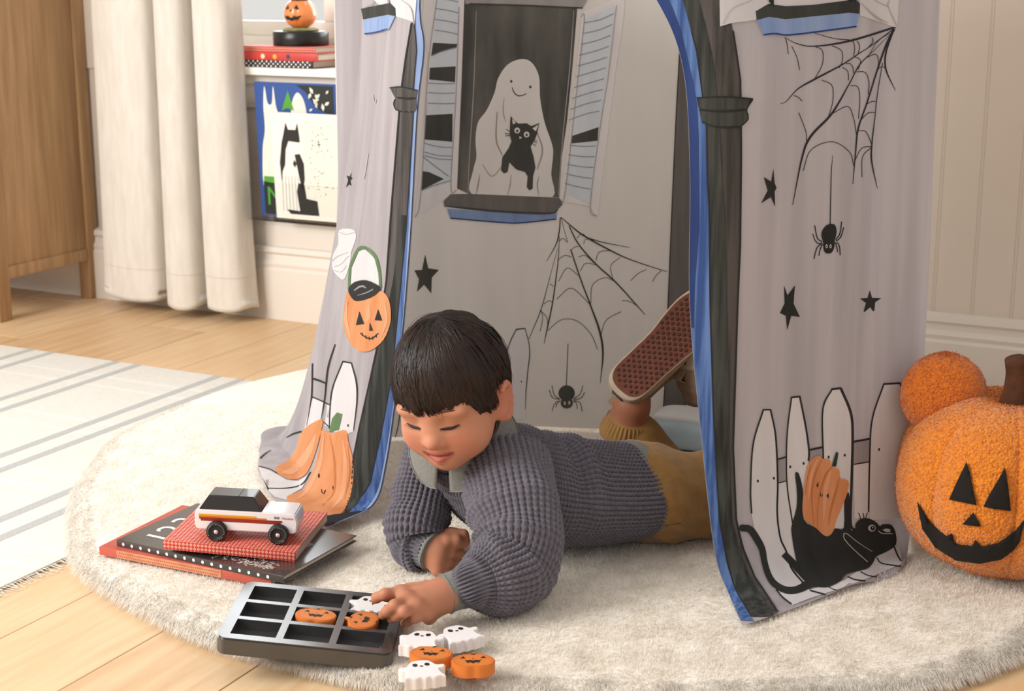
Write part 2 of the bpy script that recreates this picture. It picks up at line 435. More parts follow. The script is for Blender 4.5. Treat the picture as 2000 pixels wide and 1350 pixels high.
# left side of the doorway
RL = [[fl(640, 1042, RZ), fl(560, 1006, RZ), fl(524, 968, RZ), fl(503, 912, RZ), fl(520, 878, RZ), W(-1.42, 2.12, RZ)]]
for px, e, z in (([(728, 990), (660, 968), (590, 945), (520, 893), (540, 862)], (1.79, 1.80, 1.84, 1.99, 2.08), .06),
              ([(757, 905), (694, 890), (640, 868), (572, 842), (585, 815)], (1.79, 1.80, 1.86, 1.99, 2.08), .12),
              ([(784, 700), (727, 708), (668, 712), (612, 716), (622, 700)], (1.79, 1.80, 1.87, 1.985, 2.09), .27),
              ([(804, 470), (762, 478), (706, 485), (657, 487), (665, 480)], (1.79, 1.80, 1.87, 1.985, 2.09), .42),
              ([(818, 220), (781, 225), (738, 232), (696, 232), (702, 230)], (1.79, 1.80, 1.87, 1.985, 2.09), .60),
              ([(831, 95), (797, 100), (752, 100), (708, 100), (716, 100)], (1.79, 1.80, 1.87, 1.985, 2.09), .68),
              ([(824, 35), (803, 40), (758, 40), (711, 38), (718, 40)], (1.79, 1.80, 1.87, 1.985, 2.09), .73),
              ([(829, -20), (807, -20), (762, -20), (713, -20), (720, -20)], (1.79, 1.80, 1.87, 1.985, 2.09), .77),
              ([(880, -110), (830, -120), (772, -120), (718, -120), (725, -120)], (1.79, 1.80, 1.87, 1.985, 2.09), .85),
              ([(1020, -180), (870, -300), (785, -300), (725, -300), (735, -300)], (1.79, 1.80, 1.87, 1.985, 2.09), .97)):
    RL.append([on2(x, y, q) for (x, y), q in zip(px, e)] + [W(-1.40, 2.12, z)])
foldL = lambda u, v: (.006 * np.sin(u * 24 + 1.0) * np.clip((u - .25) * 4, 0, 1) * np.clip(1.4 - v, 0, 1)
                      + .010 * G(u, .45 + .02 * np.sin(6 * v), .035) * np.clip(1.1 - v, .2, 1) - .006 * G(u, .58, .04))
SL = patch(RL, 150, 200, foldL); SL[..., 2] = np.maximum(SL[..., 2], .035 + .05 * np.linspace(0, 1, 200)[None, :] + .004 * np.linspace(1, 0, 150)[:, None])
oL, bL = cloth('tent_wall', SL, 'tent_cloth'); tag(oL, 'side wall beside the left column')

# back of the tent, seen through the doorway
plan = [(-1.40, 2.12), (-1.36, 2.125), (-1.28, 2.17), (-1.20, 2.265), (-1.08, 2.335), (-.93, 2.39), (-.78, 2.41), (-.63, 2.35), (-.52, 2.22)]
RB = []
for z in (RZ, .1, .25, .45, .65, .85, 1.02):
    fl_ = 1 + .03 * math.exp(-z / .1)
    RB.append([W(-.93 + (a + .93) * fl_, 2.15 + (b - 2.15) * fl_, z) for a, b in plan])
foldB = lambda u, v: .0035 * np.sin(u * 26 + 3 * np.sin(2 * v)) + .004 * np.sin(u * 11 + 1) * (1 - .5 * v) + .006 * G(u, .67, .02)
SB = patch(RB, 170, 110, foldB)
oB, bB = cloth('tent_back', SB, 'tent_lining')
# ------------------------------------------------------------------ printed artwork, laid on the cloth
INK = {}
def ink(name, c, c2=None, sc=14, st=(3, 3, .5), lo=.3, hi=.7):
    INK[name] = mat('ink_' + name, c, 0.88, c2 or c, sc, st, 4, lo, hi, bump=(1400, 0.1))
ink('black', '#2a2a29', '#343533'); ink('coal', '#3a3b38', '#4c4c48'); ink('line', '#333133')
ink('column', '#67615e', '#474543', 36, (3, 3, .14), .38, .62); ink('column_dark', '#30322f', '#4e504b', 36, (3, 3, .14), .38, .62); ink('columnL', '#5f5956', '#423f3b', 36, (3, 3, .14), .38, .62)
ink('navy', '#2c3f74', '#38508c'); ink('blue', '#3a5690', '#6887bd', 40, (3, 3, .10), .38, .62); ink('lightblue', '#88a2d2', '#a3b9e0', 20)
ink('white', '#dedadb', '#e8e5e5', 12); ink('palewhite', '#dbd8da', '#e6e4e4', 8); ink('rail', '#9f999c', '#a8a3a5')
ink('orange', '#d98c58', '#e8a475', 16, (2, 2, .5)); ink('orange_dark', '#c4743f', '#d08650'); ink('orange_light', '#eab48d', '#e6a67c')
ink('green', '#5c7a52', '#6f8d63'); ink('darkgreen', '#26382c', '#2f4537')
ink('pane', '#4f4e4a', '#85837b', 7, (2, 2, .5), .4, .75); ink('ghost', '#efebe4', '#f6f3ee', 9); ink('ghostline', '#b9b3ab'); ink('softgrey', '#a6a2a0', '#b4b0ad')  # pane: paler patches put scuffs and a gloss highlight into the ink colour
ink('slat', '#dde5ec', '#e8eef2', 14); ink('slatline', '#9daab8'); ink('backcolumn', '#8d8781', '#767370', 16, (3, 3, .3)); ink('backline', '#4c4a47'); ink('backcoal', '#55544f', '#63625c')
ink('cushionblue', '#9fb3c4')
ink('backwhite', '#ece9e8', '#f4f2f1', 12)
for k_, m_ in INK.items(): translucent(m_, .12 if k_ in ('ghost', 'slat', 'backwhite', 'pane', 'softgrey') else .35)
def lay(bvh, P2, layer, last=[None]):
    """points of the picture onto the cloth, a hair above it"""
    out = np.zeros((len(P2), 3)); off = .0006 + .00035 * layer
    for i, (x, y) in enumerate(P2):
        r = Vector(ray(x, y)).normalized()
        h, n, _, d = bvh.ray_cast(Vector(CAM0), r)
        if h is None:
            q = Vector(CAM0) + r * (last[0] or 2.1)
            h, n, _, d = bvh.find_nearest(q)
        else: last[0] = d
        if n.dot(r) > 0: n = -n
        out[i] = h + n * off
    return out
def blot(name, bvh, P, m, layer=1, step=9, sm=False, per=5):
    P = np.array(P, float)
    if sm: P = smooth_closed(P, per)
    else:
        Q = []
        for i in range(len(P)):
            a, b = P[i], P[(i + 1) % len(P)]; k = max(1, int(np.linalg.norm(b - a) / step))
            Q += [a + (b - a) * j / k for j in range(k)]
        P = np.array(Q)
    v, f = flat_poly(P, step)
    return mesh(name, lay(bvh, v, layer), f, INK[m], tent, True)
def stroke(name, bvh, P, wd, m='line', layer=2, smooth=True, join=None):
    """brush line; wd one width or one per point (pixels of the picture)"""
    P = np.array(P, float); wd = np.broadcast_to(np.asarray(wd, float), (len(P),))
    L = np.linalg.norm(np.diff(P, axis=0), axis=1).sum(); n = max(4, int(L / 6))
    if smooth and len(P) > 2: Q = crom(np.c_[P, wd], n)
    else:
        t = np.r_[0, np.cumsum(np.linalg.norm(np.diff(P, axis=0), axis=1))]; s = np.linspace(0, t[-1], n)
        Q = np.stack([np.interp(s, t, P[:, 0]), np.interp(s, t, P[:, 1]), np.interp(s, t, wd)], 1)
    T = np.gradient(Q[:, :2], axis=0); T /= np.linalg.norm(T, axis=1)[:, None] + 1e-9
    Nn = np.stack([-T[:, 1], T[:, 0]], 1) * Q[:, 2:3] / 2
    V = np.concatenate([Q[:, :2] + Nn, Q[:, :2] - Nn])
    f = [(i, i + 1, n + i + 1, n + i) for i in range(n - 1)]
    if join is not None:
        base = sum(len(a) for a, _ in join); join.append((lay(bvh, V, layer), [tuple(q + base for q in t) for t in f])); return
    return mesh(name, lay(bvh, V, layer), f, INK[m], tent, True)
def strokes(name, bvh, lines, m='line', layer=2, wscale=1.0):
    if name in ('pumpkin_rib', 'shutter_line', 'ghost_fold', 'pail_shine', 'hand_outline', 'fence_outline', 'column_outline', 'window_edge', 'cat_ear_outline', 'cat_whisker', 'pail_face', 'spider_leg', 'slat_line'):
        for ln in lines: stroke(name, bvh, ln[0], ln[1], m, layer)
        return
    J = []
    for ln in lines:
        stroke(name, bvh, ln[0], np.array(ln[1]) * wscale, m, layer, True, J)
    return mesh(name, np.concatenate([a for a, _ in J]), [t for _, f in J for t in f], INK[m], tent, True)
def oval(name, bvh, c, rx, ry, m, layer=2, rot=0, step=9):
    t = np.linspace(0, 2 * math.pi, 22, endpoint=False)
    x = rx * np.cos(t); y = ry * np.sin(t)
    return blot(name, bvh, np.stack([c[0] + x * math.cos(rot) - y * math.sin(rot), c[1] + x * math.sin(rot) + y * math.cos(rot)], 1), m, layer, step, False)
def band(name, bvh, ys, xl, xr, m, layer=1, nx=6):
    """vertical painted band between two edges given per row"""
    v = np.array([(a + (b - a) * k / (nx - 1), y) for y, a, b in zip(ys, xl, xr) for k in range(nx)])
    return mesh(name, lay(bvh, v, layer), [(r * nx + k, r * nx + k + 1, (r + 1) * nx + k + 1, (r + 1) * nx + k) for r in range(len(ys) - 1) for k in range(nx - 1)], INK[m], tent, True)
def Z(org, sc):
    return lambda *p: np.array(p, float) / sc + np.array(org, float)

# ---- right wall
pe = proj(SR[0]); o_ = np.argsort(pe[:, 1]); EX = lambda y: np.interp(y, pe[o_, 1], pe[o_, 0]) + .8
bl = lambda y: np.interp(y, [-120, 0, 62, 166, 207, 267, 400, 600, 800, 900, 1020, 1100, 1155, 1217], [1240, 1309, 1331, 1355, 1362, 1365, 1366, 1366, 1378, 1384, 1396, 1412, 1428, 1466])
bb = lambda y: np.interp(y, [-120, 0, 100, 190, 246, 356, 400, 600, 800, 900, 1020, 1100, 1155, 1218], [1270, 1335, 1361, 1373, 1380, 1382, 1385, 1387, 1393, 1398, 1405, 1420, 1438, 1474])
cr_ = lambda y: np.interp(y, [-120, 0, 46, 104, 154, 190, 300, 480, 592, 874, 1015, 1070, 1127, 1197], [1400, 1418, 1429, 1438, 1445, 1446, 1447, 1445, 1440, 1431, 1437, 1450, 1473, 1519])
ys = np.linspace(-120, 1222, 150); yr = np.linspace(-120, 1206, 150)
band('door_border', bR, ys, EX(ys), bb(ys), 'blue', 1, 6)
yn = np.linspace(-120, 640, 90); band('door_border', bR, yn, EX(yn), np.minimum(bl(yn), EX(yn) + 20 * np.clip((680 - yn) / 300, 0, 1) + 3), 'navy', 2, 5)
band('painted_column', bR, yr, bb(yr) - .5, cr_(yr), 'columnL', 1, 8)
band('painted_column', bR, yr, bb(yr) - .5, bb(yr) + (cr_(yr) - bb(yr)) * np.interp(yr, [-120, 300, 800, 1200], [.35, .4, .75, .8]), 'column_dark', 2, 5)
yq = np.linspace(60, 1200, 110); stroke('column_outline', bR, np.stack([cr_(yq), yq], 1), 3.2, 'line', 3)
stroke('column_outline', bR, np.stack([bb(yq), yq], 1), 2.2, 'line', 3)
blot('column_capital', bR, [(1361, 191), (1415, 190), (1469, 194), (1457, 215), (1461, 224), (1459, 236), (1447, 246), (1385, 247), (1371, 238), (1368, 222)], 'column_dark', 4)
strokes('column_outline', bR, [([(1361, 191), (1415, 189), (1469, 193)], [3, 3, 3]), ([(1367, 214), (1410, 217), (1456, 214)], [4, 5, 4]), ([(1372, 238), (1400, 247), (1447, 247)], [3, 3, 3]), ([(1469, 194), (1457, 214), (1460, 232), (1447, 246)], [2, 2, 2, 2])], 'black', 5)
z3 = Z((1440, 0), 5.556)
# painted window ledge and shutters at the top
blot('painted_shutter', bR, [(1404, -60), (1406, 52), (1429, 45), (1475, 39), (1475, 22), (1500, 8), (1500, -60)], 'palewhite', 4)
blot('painted_shutter', bR, [(1676, -40), (1678, 30), (1720, 44), (1745, 53), (1752, 52), (1755, 0), (1757, -60), (1690, -60)], 'palewhite', 3)
blot('painted_window', bR, [(1502, -60), (1503, 8), (1530, 12), (1590, 10), (1660, 0), (1662, -60)], 'palewhite', 3)
blot('painted_ledge', bR, z3((190, 125), (325, 45), (520, 68), (800, 55), (1150, 10), (1200, 0), (1280, 0), (1320, 40), (1315, 150), (1200, 140), (800, 180), (510, 210), (330, 185), (205, 220)), 'coal', 5)
blot('painted_ledge', bR, [(1499, -60), (1500, 12), (1510, 14), (1509, -60)], 'black', 5); blot('painted_ledge', bR, [(1655, -60), (1655, 6), (1670, 6), (1671, -60)], 'black', 5)
blot('painted_ledge', bR, z3((205, 220), (330, 185), (430, 195), (510, 212), (800, 180), (1200, 140), (1315, 150), (1280, 285), (1000, 330), (570, 385), (400, 370), (275, 388)), 'lightblue', 5)
stroke('painted_ledge', bR, z3((275, 380), (400, 366), (560, 380), (1000, 326), (1280, 288)), 3.2, 'navy', 6)
strokes('shutter_line', bR, [([(1411, 47), (1429, 18), (1468, 0)], [1.6, 1.6, 1.4]), ([(1497, 0), (1502, 8)], [2, 2]), (z3((1330, 30), (1420, 120), (1520, 205), (1625, 252)), [1, 3, 4, 1]), (z3((1640, 0), (1625, 70), (1720, 280)), [1.6, 1.6, 2]), (z3((1470, 0), (1550, 40), (1625, 70)), [1.2, 1.5, 1.5]), ([(1755, 0), (1752, 52)], [1, 1])], 'softgrey', 6)
z7 = Z((1440, 0), 2.935)
web = [(z7((905, 155), (640, 235), (440, 265), (340, 250), (270, 215)), [4, 4, 2.4, 1.6, 1]), (z7((895, 165), (760, 265), (690, 310), (600, 370), (440, 455), (345, 510), (280, 580), (245, 595)), [2, 1.6, 2, 2.6, 3.6, 2.2, 1.4, .8]),
       (z7((890, 180), (800, 270), (700, 370), (640, 480), (540, 650), (420, 780), (370, 900), (315, 1175)), [1, 1, 2.2, 2.2, 4, 4.6, 3.6, 1.2]), (z7((897, 165), (850, 260), (800, 400), (740, 590), (690, 740), (675, 880), (660, 1055)), [5, 4, 3.2, 3, 3.2, 2.6, 1.2]),
       (z7((830, 360), (800, 540), (785, 680), (768, 830), (768, 930), (800, 1080)), [1.4, 1.6, 1.8, 2.6, 3, 1]), (z7((893, 170), (850, 300), (850, 400), (905, 520)), [4, 3.4, 3, 1]), (z7((440, 190), (550, 220), (650, 230)), [1, 1.4, 1.8]),
       (z7((870, 190), (800, 240), (750, 320)), [1, 1, 1])]
for a in (((440, 265), (485, 290), (485, 370), (440, 455)), ((540, 262), (595, 290), (600, 350), (580, 390)), ((660, 235), (672, 270), (665, 320)), ((685, 235), (700, 265), (690, 310)), ((310, 265), (340, 330), (355, 400)),
          ((480, 458), (540, 490), (545, 580), (520, 670)), ((600, 385), (632, 410), (635, 460)), ((620, 365), (655, 370), (665, 420)), ((670, 325), (705, 345), (690, 400)), ((680, 412), (730, 415), (752, 470), (748, 540)),
          ((645, 490), (690, 500), (700, 580), (692, 680)), ((740, 330), (790, 310), (808, 350), (800, 400)), ((535, 655), (630, 610), (665, 680), (680, 770)), ((735, 600), (770, 580), (790, 585)), ((705, 690), (745, 648), (785, 645)),
          ((690, 750), (735, 755), (768, 830)), ((672, 920), (710, 850), (765, 840)), ((765, 845), (715, 900), (712, 1015)), ((375, 980), (420, 860), (540, 812), (640, 870), (665, 950)), ((350, 645), (390, 750), (395, 810)), ((320, 548), (345, 555), (370, 580)), ((275, 220), (285, 260), (290, 310)), ((770, 215), (775, 240), (750, 270)), ((805, 395), (830, 380), (850, 395))):
    web.append((z7(*a), [1.5] * len(a)))
strokes('painted_web', bR, web, 'line', 1)
zs = Z((1560, 420), 6.75)
strokes('spider_thread', bR, [(z7((545, 890), (537, 985), (533, 1130), (530, 1285)), [.8, 1.6, 2, 2])], 'line', 1)
blot('painted_spider', bR, zs((412, 115), (470, 130), (492, 200), (485, 270), (465, 340), (463, 420), (430, 490), (375, 508), (330, 480), (315, 410), (310, 340), (292, 280), (300, 210), (350, 140)), 'black', 2, 6, True, 3)
strokes('spider_leg', bR, [(zs(*a), [2.2, 2.2, 2, 1.6][:len(a)]) for a in (((305, 350), (240, 305), (205, 135)), ((300, 365), (265, 380), (215, 345), (178, 245)), ((300, 375), (235, 430), (195, 578)), ((310, 385), (280, 440), (262, 535)), ((480, 325), (540, 240), (560, 85)), ((485, 345), (550, 290), (588, 160)), ((470, 360), (495, 410), (507, 490)), ((490, 360), (530, 395), (542, 530)))], 'black', 1)
for cx in (357, 409):
    oval('spider_eye', bR, zs((cx, 411))[0], 2.1, 3.9, 'white', 3); oval('spider_pupil', bR, zs((cx - 2, 412))[0], .9, 1.4, 'black', 4)
z8 = Z((1400, 480), 1.777)
blot('painted_star', bR, z7((205, 965), (212, 1050), (223, 1075), (212, 1100), (215, 1185), (190, 1130), (135, 1165), (172, 1092), (150, 1015), (192, 1040)), 'black', 1)
blot('painted_star', bR, z8((232, 137), (244, 172), (270, 137), (265, 200), (287, 247), (257, 243), (243, 293), (238, 243), (218, 233), (234, 200)), 'black', 1)
blot('painted_star', bR, zs((930, 990), (958, 1090), (1085, 1095), (1000, 1150), (990, 1265), (970, 1265), (935, 1215), (860, 1280), (850, 1265), (880, 1160), (800, 1100), (900, 1092)), 'black', 1)
zc = Z((1440, 860), 4.218)
# fence
blot('painted_picket', bR, [(1490, 800), (1504, 800), (1514, 852), (1518, 940), (1517, 1002), (1523, 1050), (1535, 1078), (1545, 1111), (1568, 1140), (1592, 1166), (1546, 1184), (1513, 1152), (1487, 1080), (1471, 1026), (1467, 1003), (1465, 955), (1470, 868)], 'white', 1)
blot('painted_picket', bR, [(1545, 776), (1561, 774), (1573, 835), (1578, 870), (1578, 960), (1572, 1000), (1562, 1100), (1548, 1060), (1545, 1020), (1537, 955), (1535, 900), (1537, 840)], 'white', 1)
blot('painted_picket', bR, [(1519, 945), (1536, 940), (1545, 1020), (1562, 1100), (1590, 1148), (1560, 1132), (1537, 1078), (1523, 1048), (1518, 1000)], 'white', 1)
blot('painted_picket', bR, [(1624, 760), (1641, 758), (1660, 805), (1664, 850), (1662, 1000), (1655, 1032), (1610, 1032), (1608, 900), (1606, 800)], 'white', 1)
blot('painted_picket', bR, [(1666, 908), (1696, 903), (1695, 1012), (1668, 1012)], 'white', 1)
blot('painted_picket', bR, [(1725, 750), (1757, 748), (1770, 790), (1778, 830), (1780, 890), (1774, 960), (1762, 1012), (1697, 1016), (1697, 900), (1702, 820)], 'white', 1)
blot('painted_picket', bR, [(1546, 1182), (1585, 1152), (1650, 1135), (1712, 1088), (1742, 1072), (1755, 1062), (1762, 1102), (1700, 1129), (1640, 1151)], 'white', 1)
for q in ([(1519, 897), (1535, 892), (1536, 938), (1520, 943)], [(1579, 880), (1606, 874), (1606, 895), (1580, 900)], [(1664, 862), (1697, 857), (1696, 902), (1665, 907)]): blot('painted_rail', bR, q, 'rail', 1)
fl_lines = [([(1504, 800), (1514, 852), (1518, 940), (1517, 1002), (1523, 1050), (1535, 1078), (1545, 1111), (1568, 1140)], 3.4), ([(1490, 800), (1470, 868), (1465, 955), (1467, 1003)], 3), ([(1489, 800), (1505, 800)], 3),
            ([(1545, 776), (1537, 840), (1535, 900), (1537, 955), (1547, 1022)], 2.6), ([(1561, 774), (1573, 835), (1579, 880), (1578, 900)], 3.6), ([(1544, 776), (1562, 774)], 3.4),
            ([(1624, 760), (1606, 800), (1607, 900)], 3), ([(1641, 758), (1660, 805), (1664, 850), (1662, 940), (1660, 1020), (1668, 1036)], 5), ([(1623, 760), (1642, 758)], 4),
            ([(1725, 750), (1702, 820), (1697, 900), (1695, 1000)], 3), ([(1724, 750), (1758, 748)], 3.6), ([(1757, 748), (1770, 790), (1779, 830), (1780, 885)], 4),
            ([(1519, 897), (1535, 892)], 3), ([(1520, 943), (1536, 939)], 2), ([(1579, 879), (1606, 873)], 4), ([(1664, 863), (1697, 857)], 4), ([(1666, 907), (1696, 902)], 2.4),
            ([(1745, 1068), (1752, 1085), (1760, 1098)], 3), ([(1711, 1090), (1722, 1102), (1760, 1108)], 2.5), ([(1582, 1155), (1600, 1160), (1612, 1163)], 3), ([(1655, 1128), (1670, 1134), (1690, 1136)], 2.5), ([(1680, 1118), (1695, 1126), (1712, 1128)], 2), ([(1618, 1148), (1632, 1155), (1640, 1158)], 1.6), ([(1515, 1152), (1528, 1168), (1546, 1182)], 3)]
strokes('fence_outline', bR, [(a, [b] * len(a)) for a, b in fl_lines], 'black', 2)
for q in ((165, 335), (297, 312), (432, 218), (542, 190), (748, 137), (880, 122), (1163, 75), (1332, 72)): oval('fence_nail', bR, zc(q)[0], 2, 2.8, 'black', 2)
# cat holding a pumpkin
strokes('cat_tail', bR, [(zc((35, 722), (100, 735), (160, 820), (200, 900), (218, 1000), (255, 1120), (310, 1195), (400, 1242), (500, 1236), (620, 1170)), [13, 14, 14, 13, 12, 12, 13, 14, 15, 20])], 'black', 3)
oval('cat_tail', bR, zc((38, 722))[0], 6.5, 7, 'black', 3)
strokes('cat_leg', bR, [(zc((378, 935), (450, 1010), (570, 1140)), [13, 14, 16])], 'black', 3)
blot('painted_cat', bR, zc((470, 280), (485, 262), (505, 285), (535, 420), (540, 650), (640, 720), (720, 785), (800, 725), (870, 720), (875, 500), (910, 430), (925, 600), (925, 730), (960, 735), (965, 690), (1000, 650), (1060, 640), (1130, 670), (1165, 705), (1190, 690), (1260, 695), (1295, 760), (1298, 860), (1230, 920), (1140, 960), (1110, 1020), (1060, 1070), (900, 1110), (850, 1170), (760, 1215), (700, 1222), (620, 1210), (540, 1150), (500, 1060), (470, 950), (440, 760), (445, 690), (480, 560), (485, 430)), 'black', 4, 9, True, 3)
blot('cat_muzzle', bR, zc((1185, 735), (1215, 725), (1250, 730), (1250, 755), (1215, 755)), 'white', 5, 5); stroke('cat_muzzle', bR, zc((1150, 745), (1190, 768), (1240, 765), (1270, 770)), 1.6, 'white', 5)
oval('cat_eye', bR, zc((1097, 722))[0], 7.4, 6.6, 'white', 5); oval('cat_pupil', bR, zc((1101, 722))[0], 4.6, 4.6, 'black', 6); oval('cat_eye', bR, zc((1098, 717))[0], 1.3, 1.3, 'white', 7)
strokes('cat_ear_outline', bR, [(zc((868, 765), (875, 815), (960, 910), (1065, 1010)), [1.8] * 4), (zc((868, 765), (900, 772), (970, 830), (1100, 920)), [1.8, 1.5, 1.3, 1])], 'softgrey', 5)
strokes('cat_whisker', bR, [(zc((990, 597), (1000, 620), (1007, 650)), [1.5] * 3), (zc((1028, 600), (1031, 620), (1033, 645)), [1.5] * 3), (zc((1063, 595), (1055, 620), (1045, 645)), [1.5] * 3)], 'black', 4)
blot('painted_pumpkin', bR, zc((655, 125), (700, 150), (750, 155), (775, 215), (830, 240), (840, 310), (880, 320), (908, 345), (900, 420), (850, 560), (810, 650), (780, 750), (735, 790), (690, 770), (650, 730), (600, 690), (540, 640), (528, 540), (540, 400), (560, 260), (590, 170)), 'orange', 5, 9, True, 3)
blot('pumpkin_stem', bR, zc((770, 212), (790, 140), (805, 92), (822, 100), (815, 160), (805, 214)), 'darkgreen', 6, 6)
strokes('pumpkin_rib', bR, [(zc((690, 150), (630, 290), (605, 450), (620, 690)), [1, 3, 3, 1]), (zc((775, 215), (715, 290), (660, 500), (650, 720)), [1, 3, 2, 1]), (zc((835, 300), (800, 430), (755, 600), (745, 700)), [1, 4, 3, 1]), (zc((600, 190), (570, 300), (550, 450)), [1, 2, 1])], 'orange_dark', 6)
strokes('pumpkin_rib', bR, [(zc((650, 150), (600, 290), (575, 480)), [3, 6, 2]), (zc((760, 250), (720, 400), (700, 640)), [3, 9, 3])], 'orange_light', 6)
for q in ((640, 370), (658, 340), (655, 388)), ((722, 455), (742, 432), (742, 478)): blot('pumpkin_eye', bR, zc(*q), 'black', 7, 5)
stroke('pumpkin_mouth', bR, zc((672, 430), (675, 455), (685, 462), (691, 440)), 1.4, 'black', 7)

# ---- left wall
pe = proj(SL[0]); o_ = np.argsort(pe[:, 1]); EL = lambda y: np.interp(y, pe[o_, 1], pe[o_, 0]) - .8
lb = lambda y: np.interp(y, [-60, 33, 98, 130, 182, 228, 440, 663, 757, 850, 943, 990, 1041], [806, 810, 815, 812, 808, 808, 795, 773, 762, 745, 724, 694, 632])
lc = lambda y: np.interp(y, [-60, 41, 112, 170, 221, 430, 547, 682, 747, 841, 897, 957, 1009, 1034], [800, 806, 794, 786, 781, 764, 756, 737, 723, 702, 691, 688, 672, 626])
yl = np.linspace(-50, 1042, 140)
band('door_border', bL, yl, np.minimum(lb(yl), EL(yl)) - .5, EL(yl), 'lightblue', 1, 4)
yl2 = np.linspace(250, 1042, 110); band('door_border', bL, yl2, np.minimum(lb(yl2), EL(yl2)) - .5, np.minimum(lb(yl2), EL(yl2)) + (EL(yl2) - np.minimum(lb(yl2), EL(yl2))) * np.clip((yl2 - 250) / 500, 0, .75), 'blue', 2, 4)
yl = np.linspace(20, 1034, 130)
band('painted_column', bL, yl, lc(yl), np.minimum(lb(yl), EL(yl)), 'column', 1, 6)
yl = np.linspace(420, 1034, 90); band('painted_column', bL, yl, lc(yl) + np.clip((760 - yl) * .06, 0, 20), np.minimum(lb(yl), EL(yl)), 'column_dark', 2, 6)
yl = np.linspace(45, 1030, 110); stroke('column_outline', bL, np.stack([lc(yl), yl], 1), 2.6, 'line', 3)
stroke('column_outline', bL, np.stack([np.minimum(lb(yl), EL(yl)), yl], 1), 1.8, 'line', 3)
yl = np.linspace(0, 1030, 110); stroke('column_outline', bL, np.stack([EL(yl) - 1, yl], 1), 1.8, 'line', 3)
z4 = Z((690, 0), 5.867)
blot('column_capital', bL, z4((435, 1010), (570, 1000), (745, 1040), (728, 1130), (735, 1240), (700, 1290), (535, 1272), (490, 1240), (480, 1170), (500, 1135)), 'column', 4)
strokes('column_outline', bL, [(z4((435, 1008), (570, 998), (745, 1036)), [3, 2.5, 2.5]), (z4((520, 1120), (620, 1130), (728, 1125)), [3, 5, 3]), (z4((500, 1135), (480, 1180), (495, 1240), (540, 1272), (700, 1280)), [2, 2, 2, 2.5, 2])], 'black', 5)
blot('painted_shutter', bL, z4((440, -200), (440, 30), (500, 95), (505, 188), (690, 246), (715, 282), (735, 0), (740, -200)), 'palewhite', 4)
blot('painted_window', bL, z4((250, -200), (250, 5), (320, 62), (430, 35), (430, -200)), 'palewhite', 3)
blot('painted_ledge', bL, z4((105, 100), (430, 35), (500, 95), (495, 185), (415, 170), (130, 225), (118, 160)), 'coal', 5, 6)
blot('painted_ledge', bL, z4((130, 225), (415, 170), (495, 185), (425, 335), (410, 345), (145, 395)), 'lightblue', 5, 6)
stroke('painted_ledge', bL, z4((145, 388), (280, 370), (410, 332)), 2.6, 'navy', 6)
strokes('shutter_line', bL, [(z4((570, 0), (680, 90), (715, 280)), [1, 1.6, 1.6]), (z4((250, 0), (240, 45), (120, 98)), [1.6, 1.6, 1]), (z4((418, 0), (425, 40)), [3, 3])], 'rail', 6)
strokes('shutter_line', bL, [(z4((230, 1080), (245, 1150), (262, 1190), (270, 1140)), [1.4] * 4), ([(720, 300), (716, 330), (712, 350)], [1.4] * 3)], 'softgrey', 2)
z5 = Z((490, 430), 2.143)
blot('painted_star', bL, [(688, 336), (684, 345), (678, 343), (681, 352), (677, 366), (683, 360), (687, 363), (685, 353), (689, 348), (686, 345)], 'black', 1, 5)
# jack-o'-lantern pail held by a white hand
blot('painted_hand', bL, z5((372, 42), (430, 40), (442, 75), (422, 135), (418, 175), (395, 245), (372, 240), (345, 205), (345, 150), (368, 100)), 'white', 1, 8, True, 3)
strokes('hand_outline', bL, [(z5((362, 45), (400, 60), (437, 52)), [1.5] * 3), (z5((344, 172), (360, 155), (410, 135)), [2, 2, 1]), (z5((352, 195), (380, 185), (412, 150)), [1.4] * 3), (z5((352, 210), (380, 218), (405, 190)), [1.4] * 3)], 'softgrey', 2)
blot('pail_inside', bL, z5((420, 280), (425, 200), (455, 130), (482, 124), (520, 160), (535, 220), (540, 275), (490, 252)), 'palewhite', 1, 8)
strokes('pail_handle', bL, [(z5((414, 292), (420, 200), (450, 127), (480, 116), (520, 148), (540, 210), (545, 284)), [5, 5, 6, 6, 6, 5, 5])], 'green', 2)
blot('painted_pail', bL, z5((412, 300), (450, 318), (510, 318), (552, 298), (583, 335), (589, 420), (560, 500), (505, 546), (452, 545), (407, 490), (393, 410)), 'orange', 5, 9, True, 4)
blot('pail_inside', bL, z5((415, 290), (440, 260), (490, 252), (540, 275), (545, 297), (510, 325), (450, 340), (425, 320)), 'black', 6, 7, True, 3)
strokes('pail_shine', bL, [(z5((440, 295), (470, 275), (490, 285)), [2, 4, 2]), (z5((455, 315), (490, 305), (520, 290)), [1, 2, 2])], 'rail', 7)
strokes('pail_shine', bL, [(z5((410, 340), (405, 420), (425, 500)), [2, 7, 2]), (z5((500, 345), (500, 400), (492, 425)), [2, 9, 3]), (z5((565, 340), (572, 420), (550, 490)), [2, 5, 2])], 'orange_light', 6)
for q in (((462, 382), (482, 435), (447, 440)), ((540, 373), (556, 420), (526, 419)), ((505, 428), (519, 463), (503, 464))): blot('pail_face', bL, z5(*q), 'black', 7, 5)
strokes('pail_face', bL, [(z5((465, 473), (490, 492), (515, 495), (540, 473)), [1.5, 2.4, 2.4, 1.5])] + [(z5((a, b), (a + 1, b + 7), (a + 1, b + 14)), [1.4] * 3) for a, b in ((473, 471), (488, 483), (502, 488), (517, 487), (531, 477))], 'black', 7)
